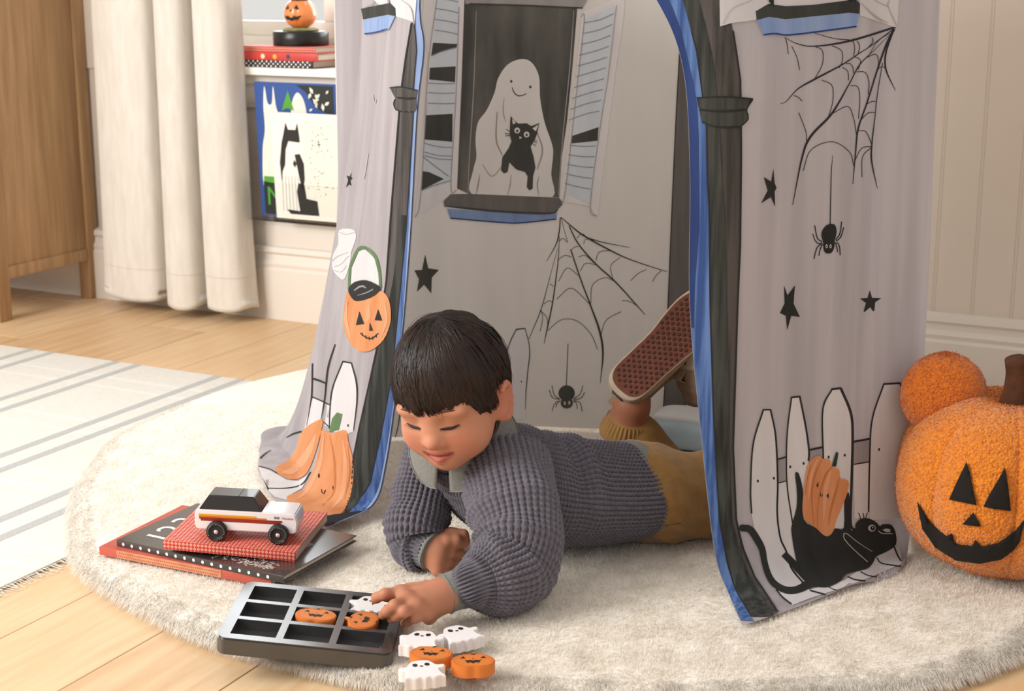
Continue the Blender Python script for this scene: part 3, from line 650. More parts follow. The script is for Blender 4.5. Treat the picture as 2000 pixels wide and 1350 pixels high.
# fence and pumpkins
blot('painted_picket', bL, z5((388, 592), (423, 596), (445, 680), (446, 760), (430, 885), (400, 900), (330, 880), (335, 760), (345, 700)), 'white', 1)
blot('painted_picket', bL, z5((262, 742), (310, 765), (298, 850), (240, 900), (215, 930), (236, 830)), 'white', 1)
blot('painted_picket', bL, z5((322, 770), (336, 778), (330, 870), (312, 860)), 'palewhite', 1, 6)
strokes('fence_outline', bL, [(z5((386, 592), (423, 598)), [3, 3]), (z5((423, 598), (444, 680), (446, 760), (432, 880)), [2, 2.4, 2, 1]), (z5((388, 592), (346, 700), (335, 780), (331, 875)), [2.6, 2.6, 2.4, 2]), (z5((355, 520), (325, 620), (312, 740), (296, 840)), [2, 3, 2.4, 1.4]), (z5((260, 600), (256, 740), (236, 862)), [2.4, 2.4, 1]), (z5((262, 664), (290, 672), (316, 684)), [4, 4, 3]), (z5((258, 740), (300, 758), (336, 776)), [2.4] * 3), (z5((308, 846), (330, 866)), [2, 2]), (z5((215, 885), (180, 895), (150, 912)), [3, 3, 1])], 'black', 2)
oval('fence_nail', bL, z5((410, 860))[0], 1.6, 2.6, 'black', 2)
blot('painted_pumpkin', bL, z5((300, 880), (340, 892), (400, 880), (412, 930), (430, 1000), (432, 1080), (415, 1170), (380, 1230), (330, 1250), (200, 1232), (150, 1165), (220, 1130), (268, 1040), (293, 940)), 'orange', 3, 9, True, 4)
blot('painted_pumpkin', bL, z5((302, 835), (296, 890), (272, 980), (237, 1060), (190, 1088), (140, 1080), (102, 1045), (150, 1012), (190, 965), (210, 900), (245, 860)), 'orange', 3, 8, True, 4)
strokes('pumpkin_rib', bL, [(z5((275, 900), (240, 980), (180, 1050), (130, 1060)), [3, 14, 14, 3]), (z5((310, 910), (290, 1030), (240, 1130), (200, 1170)), [2, 8, 8, 3]), (z5((390, 920), (400, 1030), (385, 1150), (340, 1210)), [2, 8, 8, 3])], 'orange_light', 4)
strokes('pumpkin_rib', bL, [(z5((335, 900), (355, 1020), (350, 1140), (300, 1200)), [1, 4, 4, 1]), (z5((410, 940), (418, 1060), (395, 1170)), [1, 3, 1])], 'orange_dark', 4)
blot('pumpkin_stem', bL, z5((332, 888), (345, 830), (365, 805), (387, 812), (372, 878)), 'green', 4, 6)
for q, a, b in (((207, 1027), 1.4, 2.4), ((190, 1020), 1.2, 2), ((289, 1072), 1.7, 4.4), ((348, 1122), 1, 4)): oval('pumpkin_eye', bL, z5(q)[0], a, b, 'black', 5)
strokes('pumpkin_mouth', bL, [(z5((299, 1130), (301, 1145), (308, 1150), (316, 1132)), [1.8] * 4)], 'black', 5)
blot('painted_picket', bL, z5((32, 1035), (80, 1050), (110, 1066), (150, 1090), (200, 1095), (240, 1070), (255, 1050), (215, 1125), (150, 1160), (160, 1175), (100, 1160), (60, 1120)), 'white', 1)
strokes('fence_outline', bL, [(z5((32, 1032), (80, 1045), (112, 1064)), [1.6] * 3), (z5((58, 1125), (150, 1125), (215, 1108), (252, 1055)), [1.8, 2, 2.4, 2]), (z5((40, 1000), (60, 980), (85, 965)), [3, 2, 1])], 'line', 2)

# ---- back wall, seen through the doorway
zb = Z((780, 0), 2.934); zk = Z((980, 400), 2.936)
blot('painted_window', bB, zb((372, -150), (372, 0), (355, 500), (330, 1080), (400, 1112), (915, 1130), (930, 900), (960, 700), (990, 400), (1018, 60), (1030, -150)), 'pane', 1, 12)
blot('painted_lintel', bB, zb((375, -150), (375, 22), (1050, 48), (1078, 0), (1090, -150)), 'softgrey', 2, 12); stroke('painted_lintel', bB, zb((400, 22), (700, 30), (1050, 46)), 3, 'backcoal', 3)
strokes('window_edge', bB, [(zb((440, 60), (425, 500), (400, 900), (392, 1105)), [1, 2, 2, 1.4]), (zb((1000, 60), (975, 400), (935, 800), (910, 1120)), [1.4, 2, 2, 1.4])], 'softgrey', 2)
for side, outer, slats in (('l', [(150, -100), (380, -100), (370, 0), (350, 500), (327, 1092), (85, 1252), (118, 950), (140, 680), (165, 330), (130, 100)], None), ('r', [(1045, 90), (1062, 62), (1270, -20), (1291, -30), (1285, 100), (1240, 400), (1190, 800), (1135, 1247), (1090, 1180), (918, 1150), (960, 880), (1010, 450)], None)):
    blot('painted_shutter', bB, zb(*outer), 'backwhite', 2, 12)
blot('shutter_slats', bB, zb((215, -60), (340, -60), (330, 250), (318, 560), (300, 830), (290, 1040), (125, 1090), (145, 800), (170, 450), (195, 180)), 'slat', 3, 12)
blot('shutter_slats', bB, zb((1060, 110), (1235, 30), (1200, 380), (1155, 720), (1095, 1170), (950, 1105), (985, 800), (1020, 480)), 'slat', 3, 12)
for q in (((190, 245), (330, 252), (325, 272), (180, 316)), ((172, 388), (320, 380), (316, 470), (168, 455)), ((150, 660), (302, 652), (300, 812), (140, 798)), ((130, 980), (165, 985), (252, 1025), (125, 1088)), ((985, 780), (1142, 728), (1136, 806), (983, 822))): blot('shutter_gap', bB, zb(*q), 'backcoal', 4, 8)
strokes('slat_line', bB, [(zb((200, 110 + k * 62), (270, 120 + k * 62), (335, 135 + k * 62)), [1.6] * 3) for k in (-2, -1, 0, 1)] + [(zb((160, a), (240, a + 4), (315, a + 2)), [1.6] * 3) for a in (475, 530, 590)] + [(zb((140, a), (220, a + 20), (300, a + 24)), [1.6] * 3) for a in (820, 870, 890)] + [(zb((130, 895), (200, 950), (280, 1010)), [1.6] * 3), (zb((180, 320), (250, 290), (325, 272)), [2] * 3), (zb((125, 1090), (200, 1060), (290, 1035)), [1.6] * 3)]
        + [(zb((1060 - k * 10, 130 + k * 62), (1150 - k * 9, 112 + k * 60), (1228 - k * 9, 78 + k * 62)), [1.6] * 3) for k in range(10)] + [(zb((975 - k * 7, 830 + k * 55), (1050 - k * 6, 838 + k * 58), (1128 - k * 8, 835 + k * 62)), [1.6] * 3) for k in range(5)], 'slatline', 5)
strokes('shutter_line', bB, [(zb((340, 40), (322, 560), (293, 1060), (325, 1090)), [1.4] * 4), (zb((212, 0), (165, 350), (140, 800), (115, 1165), (88, 1245)), [1.4] * 5), (zb((1040, 95), (1060, 110), (1020, 480), (950, 1100), (920, 1145)), [1.6] * 5), (zb((1245, 30), (1200, 420), (1155, 700), (1095, 1170), (1130, 1240)), [1.4, 1.4, 1.4, 1.6, 2])], 'softgrey', 5)
blot('painted_ghost', bB, zb((700, 338), (760, 360), (800, 440), (806, 560), (832, 700), (876, 830), (880, 900), (870, 1000), (875, 1132), (640, 1122), (412, 1112), (420, 980), (440, 900), (435, 800), (450, 700), (500, 630), (545, 530), (565, 450), (620, 370)), 'ghost', 3, 12, True, 4)
strokes('ghost_fold', bB, [(zb((560, 640), (555, 800), (590, 890)), [2, 3, 2]), (zb((600, 560), (595, 640), (610, 700)), [1, 2, 1]), (zb((790, 760), (820, 860), (790, 970)), [2, 3, 2]), (zb((475, 940), (530, 1010), (590, 950)), [1, 2, 1]), (zb((460, 1000), (450, 1060), (440, 1110)), [1, 3, 1]), (zb((640, 1000), (635, 1060), (620, 1115)), [1, 2, 1]), (zb((800, 1010), (790, 1060), (800, 1120)), [1, 2.5, 1])], 'ghostline', 4)
for q in ((641, 466), (750, 498)): oval('ghost_eye', bB, zb(q)[0], 2.3, 2.8, 'backcoal', 4)
strokes('ghost_mouth', bB, [(zb((646, 500), (660, 535), (690, 550), (728, 536)), [1.6, 2.2, 2.2, 1.6])], 'backcoal', 4)
blot('painted_cat', bB, zb((638, 664), (662, 692), (682, 708), (730, 706), (755, 722), (802, 704), (788, 770), (775, 800), (752, 840), (770, 900), (780, 960), (766, 1010), (764, 1080), (746, 1091), (730, 1072), (735, 1010), (720, 985), (670, 970), (630, 930), (620, 985), (600, 993), (582, 975), (590, 900), (625, 850), (642, 810), (632, 770), (634, 700)), 'backcoal', 5, 6)
for q in (((646, 676), (668, 704), (650, 712)), ((798, 712), (782, 752), (762, 735))): blot('cat_ear', bB, zb(*q), 'ghost', 6, 5)
for q in ((675, 747), (729, 770)): oval('cat_eye', bB, zb(q)[0], 5.6, 5.8, 'ghost', 6); oval('cat_pupil', bB, zb((q[0], q[1] + 2))[0], 2.3, 2.6, 'backcoal', 7)
blot('cat_nose', bB, zb((686, 780), (702, 786), (690, 798)), 'ghost', 6, 4)
strokes('cat_whisker', bB, [(zb((612, 740), (636, 755)), [1.3, 1.3]), (zb((604, 765), (640, 767)), [1.3, 1.3]), (zb((608, 778), (640, 774)), [1.3, 1.3]), (zb((740, 808), (782, 834)), [1.3, 1.3]), (zb((745, 800), (788, 818)), [1.3, 1.3]), (zb((745, 795), (788, 806)), [1.3, 1.3])], 'backcoal', 6)
blot('painted_sill', bB, zb((250, 1152), (290, 1112), (400, 1110), (915, 1132), (936, 1170), (905, 1202), (850, 1224), (600, 1212), (400, 1197), (255, 1182)), 'backcolumn', 4, 10); stroke('painted_sill', bB, zb((255, 1180), (400, 1195), (600, 1212), (850, 1222), (910, 1200)), [2, 4, 4, 4, 2], 'backcoal', 5)
blot('painted_sill', bB, zb((270, 1196), (600, 1218), (850, 1230), (905, 1208), (900, 1258), (700, 1278), (600, 1278), (290, 1252)), 'lightblue', 3, 10); stroke('painted_sill', bB, zb((290, 1250), (600, 1275), (700, 1276), (900, 1255)), 2.4, 'navy', 4)
webb = [(((335, 72), (330, 150), (310, 230), (255, 325)), (2, 2.4, 2, .8)), (((330, 180), (325, 300), (310, 430), (290, 570), (265, 690), (243, 795)), (1, 1.6, 2.2, 2.4, 2.6, 1)), (((320, 250), (280, 400), (225, 600), (155, 770)), (.8, 1, 1.6, 1)), (((340, 75), (360, 150), (378, 215)), (1, 1, 1)), (((395, 255), (450, 420), (510, 580), (560, 720), (580, 850), (565, 1020)), (2.4, 2.6, 3, 4, 3.6, .9)),
        (((385, 120), (440, 225), (540, 340), (650, 440), (760, 560), (822, 630)), (2, 2.6, 2.8, 2.8, 2.2, 1.2)), (((340, 72), (460, 170), (620, 260), (740, 315), (920, 375), (950, 380)), (1.4, 3, 2.8, 2, 1.4, .8)), (((480, 185), (580, 215), (735, 245)), (2, 1.8, 1))]
for a in (((330, 210), (350, 190), (375, 215)), ((318, 320), (360, 290), (400, 300)), ((325, 440), (375, 362), (440, 405)), ((315, 540), (400, 478), (505, 570)), ((265, 720), (340, 660), (430, 665), (510, 740), (550, 830)), ((395, 262), (420, 240), (440, 240)), ((440, 300), (480, 290), (530, 335)), ((450, 380), (480, 335), (540, 345)), ((510, 570), (520, 460), (590, 418), (640, 435)), ((640, 435), (625, 350), (680, 300)), ((540, 320), (560, 270), (630, 262)), ((470, 225), (480, 195), (530, 205)), ((430, 190), (460, 165), (480, 180)), ((570, 740), (600, 660), (685, 612)), ((690, 550), (730, 552), (770, 575)), ((740, 435), (780, 395), (830, 370)), ((865, 440), (885, 405), (915, 378)), ((220, 605), (260, 650), (262, 720)), ((295, 470), (285, 458), (275, 455)), ((225, 600), (235, 650), (220, 725)), ((290, 560), (270, 548), (240, 570))):
    webb.append((a, [1.2] * len(a)))
strokes('painted_web', bB, [(zk(*a), b) for a, b in webb], 'backline', 1)
strokes('spider_thread', bB, [(zk((380, 795), (375, 920), (370, 1040)), [1.4, 1.5, 1.5])], 'backline', 1)
oval('painted_spider', bB, zk((372, 1080))[0], 16, 15.5, 'backcoal', 2); oval('painted_spider', bB, zk((373, 1135))[0], 12, 11, 'backcoal', 3)
for q in ((362, 1136), (388, 1134)): oval('spider_eye', bB, zk(q)[0], 2, 3.6, 'ghost', 4); oval('spider_pupil', bB, zk(q)[0], .9, 1.4, 'backcoal', 5)
strokes('spider_leg', bB, [(zk(*a), [1.5] * 3) for a in (((335, 1115), (300, 1090), (288, 1035)), ((335, 1115), (290, 1105), (273, 1060)), ((335, 1125), (305, 1135), (288, 1185)), ((335, 1122), (318, 1138), (310, 1162)), ((412, 1112), (450, 1085), (465, 1035)), ((412, 1115), (455, 1110), (475, 1075)), ((412, 1125), (430, 1140), (432, 1170)), ((412, 1122), (450, 1135), (460, 1185)))], 'backcoal', 1)
blot('painted_picket', bB, zk((85, 712), (132, 708), (155, 790), (160, 860), (150, 950), (140, 1060), (137, 1230), (-20, 1230), (-10, 1000), (20, 850)), 'backwhite', 1, 10)
strokes('fence_outline', bB, [(zk((82, 714), (133, 708)), [2.4, 2.4]), (zk((133, 708), (155, 790), (160, 860), (150, 950), (140, 1060), (136, 1170)), [1.5, 1.6, 2, 1.8, 1.8, 1]), (zk((85, 712), (55, 770), (25, 850)), [2, 2, 1.6])], 'backline', 2)
oval('fence_nail', bB, zk((113, 1013))[0], 1.4, 1.8, 'backcoal', 2)
blot('painted_star', bB, [(830, 497), (836, 524), (857, 527), (843, 542), (842, 573), (828, 556), (814, 570), (818, 545), (809, 528), (824, 527)], 'backcoal', 1, 6)
yb = np.linspace(60, 822, 80)
cl = np.interp(yb, [60, 113, 222, 400, 618, 706, 822], [1330, 1327, 1321, 1313, 1304, 1302, 1294]); cr2 = np.interp(yb, [60, 400, 618, 706, 822], [1372, 1362, 1352, 1346, 1336])
band('painted_column', bB, yb, cl, cr2, 'backcolumn', 1, 5); stroke('column_outline', bB, np.stack([cl, yb], 1), 2.2, 'backline', 2); stroke('column_outline', bB, np.stack([cr2, yb], 1), 2.2, 'backline', 2)
band('door_border', bB, yb, cr2, cr2 + 20, 'slat', 1, 3)
strokes('painted_bush', bB, [([(785, 640), (784, 760), (778, 830), (764, 878)], [1.5, 2, 2, 1.2])], 'backline', 1)
# ------------------------------------------------------------------ rugs
mat('rug_cream', '#e4e0d8', 0.95, '#dcd8cf', 90, (1, 3, 1), 3, bump=(700, 0.5))
mat('rug_grey', '#a9a9a6', 0.95, '#bdbcb8', 160, (1, 4, 1), 3, bump=(700, 0.5))
mat('rug_faint', '#d8d7d2', 0.95, '#e2dfd8', 160, (4, 1, 1), 3, lo=.45, hi=.6, bump=(700, 0.5))
rug = empty('woven_rug', W(-2.4, 1.6, 0), label='flat woven cream rug with paired grey stripes, under the fur rug', cat='rug')
RX0, RX1, RY0, RY1, RT = -3.6, -1.476, 0.5, 2.42, .006
rbox('weave', RX0, RX1, RY0, RY1, 0.0005, RT, 'rug_cream', rug, .002)
for c in (-1.64, -1.872, -2.137, -2.375, -2.62, -2.86, -3.1):
    for d in (-.029, .029):
        rbox('stripe', c + d - .0095, c + d + .0095, RY0 + .01, RY1 - .001, RT - .001, RT + .0003, 'rug_grey', rug)
for c in np.arange(.72, 2.4, .26):
    for d in (-.03, .03):
        rbox('cross_stripe', RX0 + .01, RX1 - .005, c + d - .006, c + d + .006, RT - .001, RT + .0001, 'rug_faint', rug)
# fringe along the near end
fv, ff = [], []
for k in range(520):
    b = RY0 + (RY1 - RY0) * (k + random.random()) / 520; L_ = .012 + random.random() * .012; dz = random.uniform(-.004, .004)
    p0 = W(RX1 - .003, b, RT * .8); p1 = W(RX1 + L_, b + dz * 1.5, .002); q = E2 * .0009
    n0 = len(fv); fv += [p0 - q, p0 + q, p1 + q * .6, p1 - q * .6]; ff.append((n0, n0 + 1, n0 + 2, n0 + 3))
tag(mesh('fringe', fv, ff, 'rug_cream', rug), kind='stuff')

mat('fur_base', '#ece4d8', 0.95, sheen=.3)
mat('fur', '#f0e9de', 0.9, '#f7f2ea', 30, (1, 1, 1), 2, spec=0.1, sheen=0.3); translucent(MATS['fur'], .45)
FC, FR = np.array([.147, 2.406]), .845
furrug = empty('fur_rug', (FC[0], FC[1], 0), label='round cream faux fur rug spread under the tent and the child', cat='rug')
th = np.linspace(0, 2 * math.pi, 160, endpoint=False)
wob = .006 * np.sin(5 * th + 1) + .005 * np.sin(9 * th) + .003 * np.sin(17 * th + 2)
prof = [(0, .001), (.9, .001), (.985, .001), (1.0, .006), (.985, .012), (.9, .014), (0, .014)]
def vnoise(x, y, f, s):
    r_ = np.random.default_rng(s); o = 0
    for k in range(6):
        a = r_.uniform(0, 2 * math.pi); ph = r_.uniform(0, 6.28); g = f * r_.uniform(.6, 1.6)
        o = o + np.sin((x * math.cos(a) + y * math.sin(a)) * g + ph)
    return o / 6
def fur(n):
    t = rng.uniform(0, 2 * math.pi, n * 3); r = np.sqrt(rng.uniform(0, 1, n * 3)) * 1.0
    ed = rng.uniform(0, 1, n * 3) < .11
    r[ed] = 1 - rng.uniform(0, .035, ed.sum())
    wb = .006 * np.sin(5 * t + 1) + .005 * np.sin(9 * t) + .003 * np.sin(17 * t + 2)
    x = FC[0] + (FR + wb) * r * np.cos(t); y = FC[1] + (FR + wb) * r * np.sin(t)
    x, y = clip_wall(x, y)
    px = proj(np.stack([x, y, np.full_like(x, .03)], -1))
    dens = np.clip((3.0 - y) / 1.4, .12, 1)
    keep = (px[:, 0] > -60) & (px[:, 0] < 2060) & (px[:, 1] < 1440) & (y < 2.75) & (rng.uniform(0, 1, len(x)) < dens)
    idx = np.nonzero(keep)[0][:n]
    x, y, r, t = x[idx], y[idx], r[idx], t[idx]
    n = len(x)
    lean = np.stack([vnoise(x, y, 26, 1) * .9 + .15, vnoise(x, y, 24, 2) * .9 - .15], -1)
    lean += np.stack([vnoise(x, y, 90, 3), vnoise(x, y, 95, 4)], -1) * .8
    lean += rng.normal(0, .45, (n, 2))
    edge = np.clip((r - .955) / .045, 0, 1)
    lean += (edge * 1.6)[:, None] * np.stack([np.cos(t), np.sin(t)], -1)
    L = rng.uniform(.008, .0135, n) * (1 + .55 * edge)
    # clumps
    cs = .011; cx = np.floor(x / cs) * cs + cs / 2; cy = np.floor(y / cs) * cs + cs / 2
    d = np.stack([lean[:, 0], lean[:, 1], np.full(n, .95) - .75 * edge], -1); d /= np.linalg.norm(d, axis=1)[:, None]
    base = np.stack([x, y, .0215 - .011 * edge ** 2], -1)
    mid = base + d * (L * .5)[:, None]; tip = base + d * L[:, None]
    tip[:, 0] += (cx - x) * .22; tip[:, 1] += (cy - y) * .22; tip[:, 2] -= .003 + .012 * edge
    tip[:, 2] = np.clip(tip[:, 2], .004, .0385); mid[:, 2] = np.clip(mid[:, 2], .006, .036)
    a = rng.uniform(0, math.pi, n); s = np.stack([np.cos(a), np.sin(a), np.zeros(n)], -1) * .00045
    V = np.stack([base - s, base + s, mid - s * .8, mid + s * .8, tip], 1).reshape(-1, 3)
    k = np.arange(n)[:, None] * 5
    F = np.concatenate([k + [0, 1, 3], k + [0, 3, 2], k + [2, 3, 4]])
    return V, F
def clip_wall(x, y, lim=2.88):
    e = x * E2[0] + y * E2[1]; d = np.minimum(0, lim - e); return x + d * E2[0], y + d * E2[1]
rr_ = np.concatenate([np.linspace(0, .9, 200), np.linspace(.905, 1, 24)])
tg, rg_ = np.meshgrid(np.linspace(0, 2 * math.pi, 520, endpoint=False), rr_, indexing='ij')
wb_ = .006 * np.sin(5 * tg + 1) + .005 * np.sin(9 * tg) + .003 * np.sin(17 * tg + 2)
bx, by = FC[0] + (FR + wb_) * rg_ * np.cos(tg), FC[1] + (FR + wb_) * rg_ * np.sin(tg)
bz = .0065 + .0175 * (1 - np.clip((rg_ - .955) / .045, 0, 1) ** 2.2) ** .5 + (.0012 * vnoise(bx, by, 60, 7) + .0012 * vnoise(bx, by, 150, 8) + .0011 * vnoise(bx, by, 330, 9)) * (rg_ < .99)
bx, by = clip_wall(bx, by)
fastmesh('backing', np.stack([bx, by, bz], -1).reshape(-1, 3), grid_faces(520, len(rr_), True), 'fur_base', furrug)
V, F = fur(330000)
pile = fastmesh('pile', V, F, 'fur', furrug, True); tag(pile, kind='stuff')

# ------------------------------------------------------------------ text and flat print helpers
def text_mesh(s, size, italic=0.0, spacing=1.0):
    c = bpy.data.curves.new('txt', 'FONT'); c.body = s; c.size = size; c.shear = italic; c.space_character = spacing
    c.align_x = 'CENTER'; c.align_y = 'CENTER'; c.resolution_u = 3
    o = bpy.data.objects.new('txt', c); COL.objects.link(o)
    dg = bpy.context.evaluated_depsgraph_get(); me = bpy.data.meshes.new_from_object(o.evaluated_get(dg))
    bpy.data.objects.remove(o); bpy.data.curves.remove(c)
    return me
def text(name, s, size, m, parent, mtx, italic=0.0, spacing=1.0):
    me = text_mesh(s, size, italic, spacing); me.name = name; me.materials.clear(); me.materials.append(MATS[m])
    o = bpy.data.objects.new(name, me); COL.objects.link(o); o.parent = parent; o.matrix_local = mtx
    return o
def MX(loc, X, Y):
    X = Vector(X).normalized(); Y = Vector(Y); Y = (Y - X * X.dot(Y)).normalized(); Zv = X.cross(Y)
    m = Matrix((X, Y, Zv)).transposed().to_4x4(); m.translation = Vector(loc); return m
def plate(name, poly, z, m, parent, sm=False):
    """flat printed shape in a thing's own xy plane"""
    if sm: poly = smooth_closed(poly, 4)
    v, f = flat_poly(poly)
    return mesh(name, [(a, b, z) for a, b in v], f, m, parent, False, False)
def disc(name, c, rx, ry, z, m, parent, n=16, rot=0):
    t = np.linspace(0, 2 * math.pi, n, endpoint=False); x = rx * np.cos(t); y = ry * np.sin(t)
    return plate(name, np.stack([c[0] + x * math.cos(rot) - y * math.sin(rot), c[1] + x * math.sin(rot) + y * math.cos(rot)], 1), z, m, parent)

# ------------------------------------------------------------------ books
mat('paper', '#d9cfbf', 0.9, '#cabfae', 400, (1, 1, 12), 2)
mat('white_print', '#efece6', 0.6); mat('black_print', '#231d1a', 0.6)
def book(name, loc, rz, L, D, T, cover, label, over=.003, cat='book', hard=.0016):
    """spine along local x at y=0, pages towards +y"""
    b = empty(name, loc, rz, label=label, cat=cat)
    box('page_block', (over, .002, hard), (L - over, D - over, T - hard), 'paper', b, .0004, 1)
    box('cover', (0, 0, T - hard), (L, D, T), cover, b, .0005, 1)
    box('cover', (0, 0, 0), (L, D, hard), cover, b, .0005, 1)
    box('spine', (0, -.0018, 0), (L, .0012, T), cover, b, .0007, 2)
    return b
def geo_cloth(name, c1, c2, cell, c3=None):
    """small printed repeat: dots in cells"""
    m = bpy.data.materials.new(name); m.use_nodes = True; MATS[name] = m
    N = m.node_tree.nodes; L = m.node_tree.links; b = N['Principled BSDF']; b.inputs['Roughness'].default_value = .6
    tc = N.new('ShaderNodeTexCoord'); mp = N.new('ShaderNodeMapping'); L.new(tc.outputs['Object'], mp.inputs[0]); mp.inputs['Scale'].default_value = (1 / cell,) * 3
    sp = N.new('ShaderNodeSeparateXYZ'); L.new(mp.outputs[0], sp.inputs[0]); cb = N.new('ShaderNodeCombineXYZ'); L.new(sp.outputs[0], cb.inputs[0]); ad = N.new('ShaderNodeMath'); L.new(sp.outputs[1], ad.inputs[0]); L.new(sp.outputs[2], ad.inputs[1]); L.new(ad.outputs[0], cb.inputs[1])
    fr = N.new('ShaderNodeVectorMath'); fr.operation = 'FRACTION'; L.new(cb.outputs[0], fr.inputs[0])
    sb = N.new('ShaderNodeVectorMath'); sb.operation = 'SUBTRACT'; L.new(fr.outputs[0], sb.inputs[0]); sb.inputs[1].default_value = (.5, .5, .5)
    ab = N.new('ShaderNodeVectorMath'); ab.operation = 'ABSOLUTE'; L.new(sb.outputs[0], ab.inputs[0])
    sx = N.new('ShaderNodeSeparateXYZ'); L.new(ab.outputs[0], sx.inputs[0])
    return m, N, L, b, sx
def M2(N, L, op, a, b=None):
    n = N.new('ShaderNodeMath'); n.operation = op
    for i, q in enumerate((a, b)):
        if q is None: continue
        if isinstance(q, (int, float)): n.inputs[i].default_value = q
        else: L.new(q, n.inputs[i])
    return n.outputs[0]
# red and cream tile pattern
m, N, L, b, sx = geo_cloth('red_tile_print', 0, 0, .0052)
big = M2(N, L, 'MAXIMUM', sx.outputs[0], M2(N, L, 'MAXIMUM', sx.outputs[1], 0.0))
line = M2(N, L, 'GREATER_THAN', sx.outputs[0], .40)
dia = M2(N, L, 'ADD', sx.outputs[0], M2(N, L, 'MAXIMUM', sx.outputs[1], 0))
ringo = M2(N, L, 'MULTIPLY', M2(N, L, 'GREATER_THAN', dia, .17), M2(N, L, 'LESS_THAN', dia, .42))
fac = M2(N, L, 'MAXIMUM', line, M2(N, L, 'SUBTRACT', 1.0, ringo))
mx = N.new('ShaderNodeMixRGB'); mx.inputs[1].default_value = lin('#e6a892'); mx.inputs[2].default_value = lin('#b5382c'); L.new(fac, mx.inputs[0]); L.new(mx.outputs[0], b.inputs['Base Color'])
mat('coral_cover', '#b2503f', 0.5, '#bd5b48', 20); mat('slate_cover', '#2b2827', 0.3, '#34302e', 40, coat=.8); MATS['slate_cover'].node_tree.nodes['Principled BSDF'].inputs['Coat Roughness'].default_value = .2; mat('spine_black', '#201c1b', 0.5)

cl_, cf_ = fl(195, 1067, .040), fl(531, 1131, .040)
d_ = cf_ - cl_; az = math.atan2(d_[1], d_[0])
bk1 = book('picture_book', (cl_[0], cl_[1], RZ - .002), az, float(np.hypot(d_[0], d_[1])), .185, .012, 'coral_cover', 'coral hardcover book with dotted spine, bottom of the stack on the fur rug')
L1 = float(np.hypot(d_[0], d_[1]))
mat('spine_tan', '#c9926a', 0.6, '#b87d58', 60)
o = box('spine_band', (.03, -.0024, .001), (L1 * .72, -.0017, .0115), 'spine_tan', bk1)
dot = None
for k in range(46):
    for r_ in range(2):
        me = dot.data if dot else None
        x = .033 + k * (L1 * .72 - .036) / 46 + (.0022 if r_ else 0)
        if dot is None: dot = disc('dot', (0, 0), .00125, .00125, 0, 'coral_cover', o, 8); q = dot
        else: q = dot.copy(); COL.objects.link(q)
        q.location = (x, -.00255, .0038 + r_ * .0045); q.rotation_euler = (math.pi / 2, 0, 0)
cl_, cf_ = fl(229, 1050, .052), fl(553, 1122, .052)
d_ = cf_ - cl_; az = math.atan2(d_[1], d_[0]); L2 = float(np.hypot(d_[0], d_[1]))
bk2 = book('picture_book', (cl_[0], cl_[1], RZ + .0102), az, L2, .168, .0092, 'slate_cover', 'black hardcover picture book with white numerals, second in the stack on the rug')
T2 = .0093
sd = None
for k in range(17):
    x = .012 + k * (L2 - .02) / 17
    q = disc('dot', (0, 0), .0022, .0024, 0, 'white_print', bk2, 10) if sd is None else sd.copy()
    if sd is None: sd = q
    else: COL.objects.link(q)
    q.location = (x, -.0021, .0046); q.rotation_euler = (math.pi / 2, 0, 0)
ca_, sa_ = math.cos(az), math.sin(az)
for s, px_ in (('1', (291, 1043)), ('2', (316, 1029)), ('3', (345, 1013))):
    q_ = fl(px_[0], px_[1], .0515) - cl_; x, y = q_[0] * ca_ + q_[1] * sa_ + .021, -q_[0] * sa_ + q_[1] * ca_
    text('printed_numeral', s, .062, 'white_print', bk2, MX((x, y, T2 + .0002), (0, 1, 0), (-1, 0, 0)))
text('printed_author', 'BY TIM LANE', .0085, 'white_print', bk2, MX((L2 - .035, .085, T2 + .0002), (0, 1, 0), (-1, 0, 0)), 0, 1.15)
# chalk scribble near the spine corner
sv, sf = [], []
for k in range(150):
    x = L2 - .03 - abs(random.gauss(0, .04)); y = .008 + abs(random.gauss(0, .012)); a = random.gauss(.7, .6); l = random.uniform(.002, .007); w_ = random.uniform(.0003, .0007)
    dx, dy = math.cos(a) * l, math.sin(a) * l; nx, ny = -math.sin(a) * w_, math.cos(a) * w_
    if 0.004 < x < L2 - .006 and y + dy > .003:
        n0 = len(sv); sv += [(x, y, T2 + .0002), (x + dx + nx, y + dy + ny, T2 + .0002), (x + dx * 1.2, y + dy * 1.2, T2 + .0002), (x + dx * .5 - nx, y + dy * .5 - ny, T2 + .0002)]; sf.append((n0, n0 + 1, n0 + 2, n0 + 3))
tag(mesh('chalk_drawing', sv, sf, 'white_print', bk2, False, False), kind='stuff')
cl_, cf_ = fl(318, 1054, .069), fl(577, 1079, .062)
d_ = cf_ - cl_; az = math.atan2(d_[1], d_[0]); L3 = float(np.hypot(d_[0], d_[1])); TLT = math.atan2(cl_[2] - cf_[2], L3)
bk3 = book('paperback_book', (cl_[0], cl_[1], RZ + .0215), az, L3, .155, .0128, 'red_tile_print', 'thick paperback in a red and cream tile pattern, under the toy car', .0006, hard=.0008)
bk3.location.z = cl_[2] - .0128; bk3.rotation_euler = (0, TLT, az)
CARZ = cl_[2] - .003

